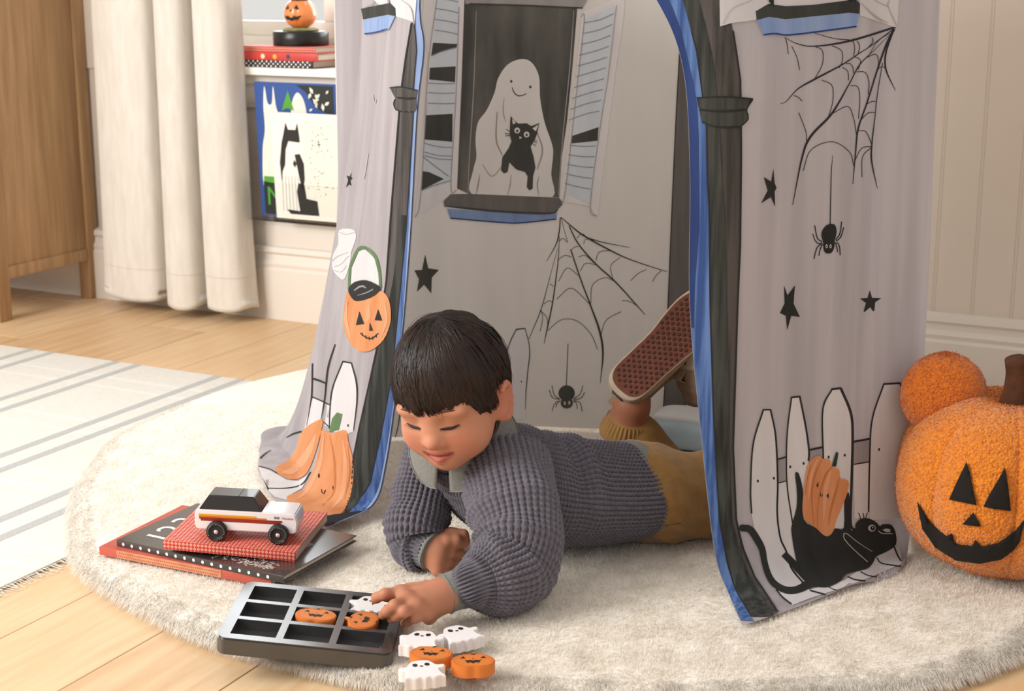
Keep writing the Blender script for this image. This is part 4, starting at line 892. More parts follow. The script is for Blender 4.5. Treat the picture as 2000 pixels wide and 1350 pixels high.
# ------------------------------------------------------------------ toy car
mat('car_white', '#e3dbdc', 0.25, coat=.5); mat('car_black', '#1d1715', 0.3, coat=.3); mat('tyre', '#1c1917', 0.55); mat('chrome', '#d8d3cd', 0.2, metal=1.0)
mat('stripe_yellow', '#d79b22', 0.4); mat('stripe_orange', '#c96a1e', 0.4); mat('stripe_red', '#8c2415', 0.4); mat('script_red', '#a03a2a', 0.5)
wa, wb = fl(425, 1055, CARZ), fl(545, 1058, CARZ)
d_ = wb - wa; caz = math.atan2(d_[1], d_[0]); WBASE = float(np.hypot(d_[0], d_[1]))
car = empty('toy_car', (wa[0], wa[1], CARZ), caz, label='white wooden toy wagon with black roof and rainbow side stripes, on the red book', cat='toy car')
car.rotation_euler = (0, TLT * .8, caz)
WH, WR = .046, .0138
x0, x1 = -.031, WBASE + .0235
bp = [(x0, .017), (x0 + .004, .0135), (x1 - .003, .0135), (x1, .017), (x1 + .001, .030), (x1 - .002, .0405), (x1 - .005, .042), (x0 + .004, .042), (x0, .039)]
bm = bmesh.new(); vs = [bm.verts.new((a, .001, z)) for a, z in bp]; fc = bm.faces.new(vs)
r = bmesh.ops.extrude_face_region(bm, geom=[fc]); bmesh.ops.translate(bm, vec=(0, WH, 0), verts=[g for g in r['geom'] if isinstance(g, bmesh.types.BMVert)])
bmesh.ops.recalc_face_normals(bm, faces=bm.faces[:]); bmesh.ops.bevel(bm, geom=bm.edges[:], offset=.0016, segments=2, affect='EDGES')
o = bm_obj('body', bm, 'car_white', car); o.data.shade_smooth(); o.data.set_sharp_from_angle(angle=math.radians(40))
cx0, cx1 = x0 + .006, x0 + .091
def frust(name, b0, b1, t0, t1, y0, y1, ty0, ty1, z0, z1, m):
    bm = bmesh.new()
    q = [bm.verts.new(p) for p in ((b0, y0, z0), (b1, y0, z0), (b1, y1, z0), (b0, y1, z0), (t0, ty0, z1), (t1, ty0, z1), (t1, ty1, z1), (t0, ty1, z1))]
    for f in ((3, 2, 1, 0), (4, 5, 6, 7), (0, 1, 5, 4), (1, 2, 6, 5), (2, 3, 7, 6), (3, 0, 4, 7)): bm.faces.new([q[i] for i in f])
    bmesh.ops.bevel(bm, geom=bm.edges[:], offset=.0008, segments=2, affect='EDGES')
    o = bm_obj(name, bm, m, car); o.data.shade_smooth(); o.data.set_sharp_from_angle(angle=math.radians(40)); return o
frust('cabin', cx0, cx1, cx0 + .0125, cx1 - .012, .0015, WH - .0005, .007, WH - .006, .0418, .0605, 'car_black')
box('roof_line', (cx1 - .033, .0075, .0604), (cx1 - .0322, WH - .0065, .0608), 'tyre', car)
for nm, m, a0, a1, z0, z1 in (('side_stripe', 'stripe_yellow', .006, .083, .0335, .0358), ('side_stripe', 'stripe_orange', .006, .097, .0312, .0335), ('side_stripe', 'stripe_red', .0065, .118, .0288, .0312), ('side_stripe', 'stripe_red', .0085, .116, .0262, .0288)):
    box(nm, (x0 + a0, .0006, z0), (x0 + a1, .0011, z1), m, car)
box('badge', (x1 - .030, .0006, .0338), (x1 - .0235, .0011, .0365), 'car_black', car)
text('printed_badge', 'USCB', .0021, 'white_print', car, MX((x1 - .02675, .0004, .03515), (1, 0, 0), (0, 0, 1)))
text('printed_script', 'Wanderer', .0045, 'script_red', car, MX((x1 - .0125, .0004, .0350), (1, 0, 0), (0, 0, 1)), .35, .85)
def wheel(x, y, side):
    wprof = [(0, -.0045), (.0125, -.0045), (.0138, -.003), (.0138, .003), (.0125, .0045), (.0098, .0048), (.0088, .0038), (.006, .0036), (0, .0036)]
    w_ = lathe('wheel', wprof, 'tyre', car, 36); w_.location = (x, y, WR); w_.rotation_euler = (math.pi / 2 * (1 if side < 0 else -1), 0, 0)
    lathe('hub', [(0, .0062), (.0012, .0061), (.0028, .0052), (.0036, .0042), (.0036, .003)], 'chrome', w_, 20)
    if side < 0:
        first = None
        for k in range(28):
            if k in (8, 9, 17, 18, 19, 26): continue
            t = 2 * math.pi * k / 28
            q = disc('lettering', (0, 0), .00032, .0004, 0, 'white_print', w_, 8) if first is None else first.copy()
            if first is None: first = q
            else: COL.objects.link(q)
            q.location = (.0110 * math.cos(t), .0110 * math.sin(t), .0049); q.rotation_euler = (0, 0, t)
for x in (0, WBASE):
    wheel(x, -.0032, -1); wheel(x, WH + .0045, 1)

# ------------------------------------------------------------------ tic-tac-toe board
mat('board_black', '#2b2929', 0.34, '#343231', 30, (1, 6, 1), 3, spec=.8, coat=1.0)
MATS['board_black'].node_tree.nodes['Principled BSDF'].inputs['Coat Roughness'].default_value = .22
BL, BR_, TL = fl(419.5, 1245, .058), fl(760, 1279, .040), fl(474, 1134, .058)
ux = (BR_ - BL); BWd = np.linalg.norm(ux); ux /= BWd; uy = TL - BL; uy -= ux * (uy @ ux); BHt = np.linalg.norm(uy); uy /= BHt
BWd += .004; BHt += .002
board = empty('tic_tac_toe_board', (0, 0, 0), label='black wooden noughts-and-crosses tray with nine square wells on the fur rug', cat='game board')
mb = MX(BL, ux, uy); board.matrix_world = mb; board.location, board.rotation_euler = mb.to_translation(), mb.to_euler()
BT = .021
def rrect(x0, y0, x1, y1, r, n=6):
    out = []
    for cx, cy, a0 in ((x1 - r, y0 + r, -90), (x1 - r, y1 - r, 0), (x0 + r, y1 - r, 90), (x0 + r, y0 + r, 180)):
        for k in range(n + 1):
            a = math.radians(a0 + 90 * k / n); out.append((cx + r * math.cos(a), cy + r * math.sin(a)))
    return out
tray = prism('tray', rrect(0, 0, BWd, BHt, .013), -BT, 0, 'board_black', board, .002)
mg, gp = .0145, .0085
cw, chh = (BWd - 2 * mg - 2 * gp) / 3, (BHt - 2 * mg - 2 * gp) / 3
bm = bmesh.new(); CELL = {}
for i in range(3):
    for j in range(3):
        a, c = mg + i * (cw + gp), mg + j * (chh + gp); CELL[i, j] = (a + cw / 2, c + chh / 2)
        bmesh.ops.create_cube(bm, size=1, matrix=Matrix.Translation((a + cw / 2, c + chh / 2, 0)) @ Matrix.Diagonal((cw, chh, .026, 1)))
cut = bm_obj('cutter', bm, None)
cut.matrix_world = mb; cut.location, cut.rotation_euler = board.location, board.rotation_euler
md = tray.modifiers.new('wells', 'BOOLEAN'); md.operation = 'DIFFERENCE'; md.object = cut; md.solver = 'EXACT'
bpy.context.view_layer.update()
me = bpy.data.meshes.new_from_object(tray.evaluated_get(bpy.context.evaluated_depsgraph_get()))
tray.modifiers.clear(); tray.data = me; me.materials.clear(); me.materials.append(MATS['board_black']); bpy.data.objects.remove(cut)
for p in me.polygons: p.material_index = 0
me.shade_smooth(); me.set_sharp_from_angle(angle=math.radians(30))

# playing pieces
mat('piece_orange', '#cf7430', 0.5, '#d67d38', 30); mat('piece_white', '#e6e1e0', 0.5); mat('groove_orange', '#b05c22', 0.6)
def ghost_piece():
    g = empty('ghost_piece')
    q = np.array([(0, .021), (.008, .0195), (.0125, .013), (.015, .009), (.021, .0085), (.0225, .005), (.020, .0015), (.0155, -.0005), (.0165, -.009), (.0195, -.0160), (.0145, -.0158), (.009, -.0178), (.0045, -.0163), (0, -.0182)])
    half = q[::-1]
    poly = np.concatenate([q, [(-a, b) for a, b in half[1:-1]]])
    prism('body', smooth_closed(poly, 3), 0, .0125, 'piece_white', g, .0008)
    for s in (-1, 1): disc('eye', (s * .0058, .0105), .0026, .0034, .01265, 'black_print', g)
    disc('mouth', (0, .0075), .0018, .0014, .01265, 'black_print', g)
    return g
def pumpkin_piece():
    g = empty('pumpkin_piece')
    t = np.linspace(0, 2 * math.pi, 56, endpoint=False)
    x = .0225 * np.cos(t); y = .0165 * np.sin(t) * (1 - .10 * np.exp(-(np.cos(t) / .18) ** 2)) * (1 + .12 * np.cos(t) ** 2)
    prism('body', np.stack([x, y], 1), 0, .0135, 'piece_orange', g, .001)
    prism('stem', [(-.0025, .0145), (.0028, .0145), (.0038, .021), (.0002, .0215)], .001, .0125, 'piece_orange', g, .0006)
    plate('stem_print', [(-.0018, .0128), (.0022, .0128), (.0030, .0158), (.0002, .0162)], .01365, 'black_print', g)
    z = .01365
    rg = np.array([(a * .86, b * .86) for a, b in np.stack([x, y], 1)])
    v = [(a, b, z - .00005) for a, b in rg] + [(a * .985, b * .98, z - .00005) for a, b in rg]; n = len(rg)
    mesh('rim_line', v, [(i, (i + 1) % n, n + (i + 1) % n, n + i) for i in range(n)], 'groove_orange', g, False, False)
    for s in (-1, 1): plate('eye', [(s * .0105 - .0032, .0045), (s * .0105 + .0032, .0045), (s * .0105 + .0005, .0095)], z, 'black_print', g)
    plate('nose', [(-.0011, .0026), (.0011, .0026), (0, .0044)], z, 'black_print', g)
    plate('mouth', [(-.0085, .0012), (-.006, -.0005), (-.003, .0008), (0, -.0012), (.003, .0008), (.006, -.0005), (.0085, .0012), (.006, -.0065), (.003, -.0048), (0, -.0075), (-.003, -.0048), (-.006, -.0065)], z, 'black_print', g)
    return g
gproto, pproto = ghost_piece(), pumpkin_piece()
used = {'g': False, 'p': False}
def piece(kind, loc, rz, label, tilt=(0, 0), grp=None):
    proto = gproto if kind == 'g' else pproto
    o = proto if not used[kind] else copy_tree(proto)
    used[kind] = True; o.scale = (1.17,) * 3 if kind == 'g' else (1.10,) * 3
    o.location = loc; o.rotation_euler = (tilt[0], tilt[1], rz)
    tag(o, label, 'game piece', 'white ghost game pieces' if kind == 'g' else 'orange pumpkin game pieces')
    return o
be = board.rotation_euler
def in_cell(i, j, dx=0, dy=0): return tuple(mb @ Vector((CELL[i, j][0] + dx, CELL[i, j][1] + dy, -.0128)))
for kind, (i, j), (dx, dy), rz, lab in (('g', (2, 2), (-.002, -.004), .05, 'white ghost playing piece in the far corner well of the black tray'), ('p', (1, 1), (0, 0), .0, 'orange pumpkin playing piece in the centre well of the black tray'), ('p', (2, 1), (-.004, -.001), 1.45, 'orange pumpkin playing piece turned sideways under the fingertips')):
    o = piece(kind, in_cell(i, j, dx, dy), 0, lab)
    o.rotation_euler = (mb.to_quaternion() @ Matrix.Rotation(rz, 3, 'Z').to_quaternion()).to_euler()
for kind, px, rz, lab in (('g', (822, 1262), -.12, 'white ghost playing piece on the fur, behind the left loose pumpkin'), ('g', (899, 1251), .50, 'white ghost playing piece on the fur, farthest right of the loose ghosts'), ('p', (842, 1289), -.15, 'orange pumpkin playing piece on the fur, squeezed between two ghosts'), ('p', (924, 1304), .05, 'orange pumpkin playing piece on the fur, rightmost of the loose pieces'), ('g', (826, 1322), .22, 'white ghost playing piece on the fur, nearest the front')):
    p = fl(px[0], px[1], RZ + .004 + .006); piece(kind, (p[0], p[1], RZ + .004), rz, lab)

# ------------------------------------------------------------------ plush pumpkin
def plush_mat(name, c1, c2):
    m = mat(name, c1, 0.9, c2, 260, (1, 1, 1), 2, .35, .65, sheen=.4)
    N = m.node_tree.nodes; L = m.node_tree.links; b = N['Principled BSDF']
    tc = N.new('ShaderNodeTexCoord'); vo = N.new('ShaderNodeTexVoronoi'); vo.inputs['Scale'].default_value = 300; L.new(tc.outputs['Object'], vo.inputs['Vector'])
    bp_ = N.new('ShaderNodeBump'); bp_.inputs['Strength'].default_value = .8; bp_.inputs['Distance'].default_value = .003; bp_.invert = True
    L.new(vo.outputs['Distance'], bp_.inputs['Height']); L.new(bp_.outputs[0], b.inputs['Normal']); return m
plush_mat('plush_orange', '#d0700a', '#e08416'); plush_mat('plush_orange_deep', '#c46006', '#d8740c'); mat('felt_black', '#16110d', 0.95, bump=(900, .4)); mat('felt_brown', '#45260f', 0.9, '#55301a', 60, bump=(700, .3))
PC = dp(1962, 1010, 1.935); PC = np.array([PC[0], PC[1], RZ + .118])
plush = empty('plush_pumpkin', (PC[0], PC[1], RZ), label='orange plush pumpkin cushion with a brown stem beside the tent', cat='cushion')
PRX, PRZ, NL = .148, .120, 8
a0 = math.atan2(-PC[1], -PC[0]) - .30          # a lobe faces the room
def psurf(az, el):
    lob = np.abs(np.cos((az - a0) * NL / 2 + 0.0))
    g = 1 - .085 * (1 - lob ** .55) * np.cos(el) ** .5
    rr = PRX * np.cos(el) ** .82 * g
    dimple = .020 * np.exp(-(rr / .035) ** 2)
    z = PRZ * np.sign(np.sin(el)) * np.abs(np.sin(el)) ** .92 - np.sign(np.sin(el)) * dimple
    return np.stack([PC[0] + rr * np.cos(az), PC[1] + rr * np.sin(az), PC[2] + z], -1)
az_, el_ = np.meshgrid(np.linspace(0, 2 * math.pi, 400, endpoint=False), np.linspace(-math.pi / 2 + .001, math.pi / 2 - .001, 140), indexing='ij')
PS = psurf(az_, el_)
fu = rng.normal(0, 1, PS.shape[:2]) * .0005
nn = PS - PC; nn /= np.linalg.norm(nn, axis=-1)[..., None]
fastmesh('body', (PS + nn * fu[..., None]).reshape(-1, 3), grid_faces(400, 140, True), 'plush_orange', plush)
# fleece loops standing off the surface
def fleece(name, P, Nn, n, m, ln=.0022):
    k = rng.integers(0, len(P), n); b = P[k] + rng.normal(0, .0012, (n, 3)); d = Nn[k] + rng.normal(0, .55, (n, 3)); d /= np.linalg.norm(d, axis=1)[:, None]
    s = np.cross(d, rng.normal(0, 1, (n, 3))); s /= np.linalg.norm(s, axis=1)[:, None]; s *= .0007
    b = b - Nn[k] * .001
    V = np.stack([b - s, b + s, b + d * ln * rng.uniform(.6, 1.3, (n, 1))], 1).reshape(-1, 3)
    o = fastmesh(name, V, np.arange(n * 3).reshape(-1, 3), m, plush, True); tag(o, kind='stuff'); return o
front = (nn[..., 1] < .45)
fleece('fleece', PS[front], nn[front], 60000, 'plush_orange')
tube('stem', [PC + (0, 0, .085), PC + (.003, 0, .115), PC + (.002, -.002, .145), PC + (-.004, -.004, .168)], [.026, .019, .0155, .0135], 'felt_brown', plush, 14, 12)
# round tufted ball at the side of the top
BC = dp(1842, 771, 1.965); BRd = .0565
t_, p_ = np.meshgrid(np.linspace(0, 2 * math.pi, 90, endpoint=False), np.linspace(-math.pi / 2 + .001, math.pi / 2 - .001, 50), indexing='ij')
bn = np.stack([np.cos(p_) * np.cos(t_), np.cos(p_) * np.sin(t_) * .62, np.sin(p_)], -1)
BS = BC + bn * BRd
fastmesh('ball', BS.reshape(-1, 3), grid_faces(90, 50, True), 'plush_orange_deep', plush)
bnn = bn / np.linalg.norm(bn, axis=-1)[..., None]
fleece('fleece', BS.reshape(-1, 3), bnn.reshape(-1, 3), 14000, 'plush_orange_deep')
bP = BVHTree.FromPolygons([Vector(p) for p in PS.reshape(-1, 3)], grid_faces(400, 140, True).tolist())
def felt(name, P, sm=False, lay_=.0025):
    P = np.array(P, float)
    if sm: P = smooth_closed(P, 5)
    v, f = flat_poly(P, 8); out = []
    for x, y in v:
        r = Vector(ray(x, y)).normalized(); h, n, _, d = bP.ray_cast(Vector(CAM0), r)
        if h is None: h, n, _, d = bP.find_nearest(Vector(CAM0) + r * 1.9)
        if n.dot(r) > 0: n = -n
        out.append(h + n * lay_)
    o = mesh(name, out, f, 'felt_black', plush, True); so = o.modifiers.new('t', 'SOLIDIFY'); so.thickness = .002; return o
felt('felt_eye', [(1858, 975), (1908, 985), (1890, 905)]); felt('felt_eye', [(1922, 988), (1972, 996), (1962, 915)]); felt('felt_nose', [(1882, 1022), (1916, 1026), (1902, 1000)])
felt('felt_mouth', [(1795, 980), (1818, 1020), (1850, 1046), (1862, 1040), (1866, 1060), (1900, 1064), (1906, 1052), (1916, 1066), (1950, 1058), (1985, 1035), (2004, 1010), (1990, 1060), (1955, 1088), (1915, 1096), (1870, 1090), (1830, 1066), (1805, 1030)])

# ------------------------------------------------------------------ folded bedding inside the tent
mat('bedding_white', '#d8d6d0', 0.9, '#cfd2d0', 12); mat('bedding_blue', '#9fb0b6', 0.9, '#aab9bd', 14, bump=(300, .2))
bed = empty('floor_cushion', W(-.80, 2.335, RZ), label='pale blue and white floor cushion inside the tent by its back wall', cat='cushion')
def pillow(name, cx, cy, cz, sx, sy, sz, rz, m, par, e=.35):
    t, p = np.meshgrid(np.linspace(0, 2 * math.pi, 64, endpoint=False), np.linspace(-math.pi / 2 + .001, math.pi / 2 - .001, 30), indexing='ij')
    f = lambda q, k: np.sign(q) * np.abs(q) ** k
    x = sx * f(np.cos(p), e) * f(np.cos(t), e); y = sy * f(np.cos(p), e) * f(np.sin(t), e); z = sz * f(np.sin(p), .7) + .002 * np.sin(x * 60) * np.cos(y * 50)
    X = cx + x * math.cos(rz) - y * math.sin(rz); Y = cy + x * math.sin(rz) + y * math.cos(rz)
    return fastmesh(name, np.stack([X, Y, cz + z], -1).reshape(-1, 3), grid_faces(64, 30, True), m, par)
q = W(-.80, 2.335, 0)
pillow('cushion_body', q[0], q[1], RZ + .026, .125, .045, .024, -ANG + .08, 'bedding_blue', bed)
pillow('cushion_top', q[0] + .005, q[1] + .008, RZ + .050, .115, .038, .010, -ANG + .08, 'bedding_white', bed)

# ------------------------------------------------------------------ window ledge display
mat('cover_blue', '#2f4f93', 0.4); mat('cover_green', '#4f9a2c', 0.5); mat('cover_dark', '#1f2420', 0.5); mat('cover_cream', '#e6e0d2', 0.6); mat('cover_ivory', '#ebe5da', 0.5); mat('cover_red', '#b8322c', 0.4, '#c63a32', 30)
def standing_book(name, tl, w, h, z0, front_b, m, label, lean=.05):
    """book leaning on the wall, cover towards the room; local x along wall, z up"""
    o = empty(name, W(tl, front_b, z0), -ANG, label=label, cat='book')
    o.rotation_euler = (-lean, 0, -ANG)
    box('cover', (0, 0, 0), (w, .0018, h), m, o, .0006, 1); box('page_block', (.002, .0018, .003), (w - .003, .010, h - .003), 'paper', o)
    box('cover', (0, .010, 0), (w, .0118, h), m, o, .0006, 1); box('spine', (-.0012, 0, 0), (.0012, .0118, h), m, o, .0005, 1)
    return o
def up(poly, dy=-.0004): return poly
def vplate(name, poly, m, par, lay_=1, sm=False):
    P = np.array(poly, float)
    if sm: P = smooth_closed(P, 5)
    v, f = flat_poly(P)
    return mesh(name, [(a, -.0003 * lay_, b) for a, b in v], [tuple(t) for t in f], m, par, False, False)
lz = .252
bA = standing_book('picture_book', -2.142, .225, .308, lz, WB - .034, 'cover_blue', 'blue picture book with green lettering in the clear ledge under the window', -.04)
S_ = 1 / 850.0
vplate('printed_shape', [(.012, .06), (.012, .15), (.022, .20), (.022, .255), (.028, .30), (.034, .262), (.046, .262), (.052, .30), (.058, .25), (.075, .21), (.07, .10), (.06, .06)], 'cover_cream', bA, 1, True)
vplate('printed_shape', [(.100, .225), (.102, .265), (.118, .288), (.135, .268), (.138, .225)], 'cover_cream', bA, 1, True)
vplate('printed_tent', [(.072, .245), (.088, .252), (.106, .247), (.092, .292)], 'cover_green', bA, 2)
vplate('printed_foliage', [(.115, .305), (.215, .305), (.215, .24), (.19, .245), (.165, .255), (.14, .29)], 'cover_dark', bA, 1)
for k in range(12):
    a, b = random.uniform(.15, .205), random.uniform(.248, .298); s = random.uniform(.005, .010); t = random.uniform(0, 3)
    vplate('printed_leaf', [(a + s * math.cos(t), b + s * math.sin(t)), (a + .5 * s * math.cos(t + 1.6), b + .5 * s * math.sin(t + 1.6)), (a - s * math.cos(t), b - s * math.sin(t)), (a + .5 * s * math.cos(t - 1.6), b + .5 * s * math.sin(t - 1.6))], 'cover_cream', bA, 2)
vplate('printed_label', [(.010, .004), (.10, .004), (.10, .07), (.010, .08)], 'cover_dark', bA, 2)
vplate('printed_label', [(.010, .07), (.10, .07), (.10, .092), (.012, .092)], 'cover_green', bA, 2)
text('printed_letter', 'M', .062, 'cover_green', bA, MX((.040, -.0012, .044), (1, 0, 0), (0, 0, 1)))
bB_ = standing_book('picture_book', -2.083, .235, .243, lz, WB - .058, 'cover_ivory', 'ivory picture book with a black and white sitting animal, in front of the blue one', -.05)
vplate('printed_panel', [(.075, .012), (.225, .012), (.225, .232), (.085, .232)], 'cover_cream', bB_, 1)
vplate('printed_animal', [(.020, .085), (.018, .13), (.026, .175), (.034, .200), (.040, .222), (.046, .206), (.066, .206), (.072, .222), (.076, .190), (.076, .178), (.045, .180), (.036, .160), (.032, .125), (.024, .110)], 'black_print', bB_, 2)
vplate('printed_animal', [(.074, .152), (.084, .130), (.084, .095), (.076, .060), (.060, .150)], 'black_print', bB_, 2)
vplate('printed_animal', [(.066, .020), (.060, .065), (.066, .085), (.082, .082), (.086, .050), (.115, .046), (.118, .012), (.040, .012), (.030, .022)], 'black_print', bB_, 2)
vplate('printed_animal', [(.058, .138), (.054, .128), (.059, .120), (.064, .130)], 'black_print', bB_, 3)
for k in range(6): vplate('printed_line', [(.020 + k * .0095, .018), (.0206 + k * .0095, .018), (.0228 + k * .0085, .10), (.0222 + k * .0085, .10)], 'black_print', bB_, 2)
tw, tf = [], []
for k in range(70):
    a, b = (random.gauss(.128, .016), random.gauss(.175, .018)) if k < 36 else (random.gauss(.12, .018), random.gauss(.09, .030)); s = random.uniform(.001, .0032); t = random.uniform(0, 3)
    n0 = len(tw); tw += [(a + s * math.cos(t), -.0006, b + s * math.sin(t)), (a - s * .4 * math.sin(t), -.0006, b + s * .4 * math.cos(t)), (a - s * math.cos(t), -.0006, b - s * math.sin(t)), (a + s * .4 * math.sin(t), -.0006, b - s * .4 * math.cos(t))]; tf.append((n0, n0 + 1, n0 + 2, n0 + 3))
tag(mesh('printed_twigs', tw, tf, 'black_print', bB_, False, False), kind='stuff')
led = empty('book_ledge', W(-1.9, WB - .04, .24), label='clear acrylic book ledge fixed to the wall under the window', cat='shelf')
rbox('ledge_floor', -2.155, -1.62, WB - .07, WB - .006, .246, .250, 'clear_acrylic', led)
rbox('ledge_lip', -2.155, -1.62, WB - .074, WB - .070, .246, .335, 'clear_acrylic', led)
rbox('ledge_back', -2.155, -1.62, WB - .010, WB - .006, .250, .335, 'clear_acrylic', led)
# books and figurine on the sill
mat('polka_black', '#191716', 0.5)
SZ = .592
def sill_book(name, a0, L_, b0, D_, z, T, m, label):
    return book(name, W(a0, b0, z), -ANG, L_, D_, T, m, label, .003)
k1 = sill_book('stacked_book', -2.19, .195, WB - .022, .15, SZ, .0165, 'polka_black', 'black book with white polka dots, bottom of the stack on the windowsill')
first = None
for k in range(15):
    for r_ in range(3):
        q = disc('dot', (0, 0), .0021, .0021, 0, 'white_print', k1, 8) if first is None else first.copy()
        if first is None: first = q
        else: COL.objects.link(q)
        q.location = (.006 + k * .0125 + (.006 if r_ == 1 else 0), -.0021, .0032 + r_ * .0052); q.rotation_euler = (math.pi / 2, 0, 0)
k2 = sill_book('stacked_book', -2.19, .21, WB - .024, .16, SZ + .0165, .017, 'cover_red', 'plain red book in the middle of the stack on the windowsill')
mat('dot_cream', '#e8cfae', .6); mat('dot_yellow', '#d8a43c', .6); mat('dot_blue', '#3a3f55', .6)
for x, m in ((.06, 'dot_cream'), (.093, 'dot_yellow'), (.13, 'dot_blue')):
    q = disc('dot', (0, 0), .0055, .0055, 0, m, k2, 14); q.location = (x, -.0021, .0085); q.rotation_euler = (math.pi / 2, 0, 0)
k3 = sill_book('stacked_book', -2.19, .20, WB - .018, .15, SZ + .0335, .014, 'red_tile_print', 'red and cream tile-patterned book on top of the stack on the windowsill')
fz = SZ + .0475; fp = W(-2.072, WB + .045, fz)
mat('figure_orange', '#e0793a', 0.25, '#ec9050', 30, coat=.5); mat('moss', '#7d7a52', 0.9, '#9a9468', 90); mat('figure_black', '#1a1514', 0.3)
fig = empty('pumpkin_figurine', fp, -ANG, label="small glossy jack-o'-lantern figurine with a black cap on a round black base", cat='figurine')
lathe('base', [(0, 0), (.062, 0), (.064, .002), (.064, .030), (.061, .033), (0, .033)], 'figure_black', fig, 48)
lathe('moss_ring', [(0, .033), (.040, .033), (.043, .036), (.036, .040), (0, .041)], 'moss', fig, 32)
t_, p_ = np.meshgrid(np.linspace(0, 2 * math.pi, 80, endpoint=False), np.linspace(-math.pi / 2 + .001, math.pi / 2 - .001, 40), indexing='ij')
fr_ = .0375 * np.cos(p_) ** .9 * (1 - .05 * (1 - np.abs(np.cos(t_ * 4)) ** .6))
FPp = np.stack([fr_ * np.cos(t_), fr_ * np.sin(t_), .072 + .034 * np.sin(p_)], -1)
fastmesh('pumpkin', FPp.reshape(-1, 3), grid_faces(80, 40, True), 'figure_orange', fig, True, False)
lathe('cap', [(0, .100), (.020, .1005), (.021, .104), (.013, .107), (.011, .135), (0, .136)], 'figure_black', fig, 24)
def fface(name, poly):
    v, f = flat_poly(np.array(poly, float), .004)
    out = []
    for a, b in v:
        rr = .0385 * max(0, 1 - (b / .035) ** 2) ** .45; out.append((a, -math.sqrt(max(1e-8, rr ** 2 - a * a)) - .0006, .072 + b))
    mesh(name, out, f, 'figure_black', fig, True, False)
fface('eye', [(-.019, .010), (-.007, .011), (-.011, .021)]); fface('eye', [(.019, .010), (.007, .011), (.011, .021)]); fface('nose', [(-.003, .006), (.003, .006), (0, .012)])
fface('mouth', [(-.025, -.003), (-.013, -.006), (-.008, -.003), (-.004, -.008), (.004, -.008), (.008, -.003), (.013, -.006), (.025, -.003), (.015, -.013), (.006, -.013), (0, -.016), (-.006, -.013), (-.015, -.013)])
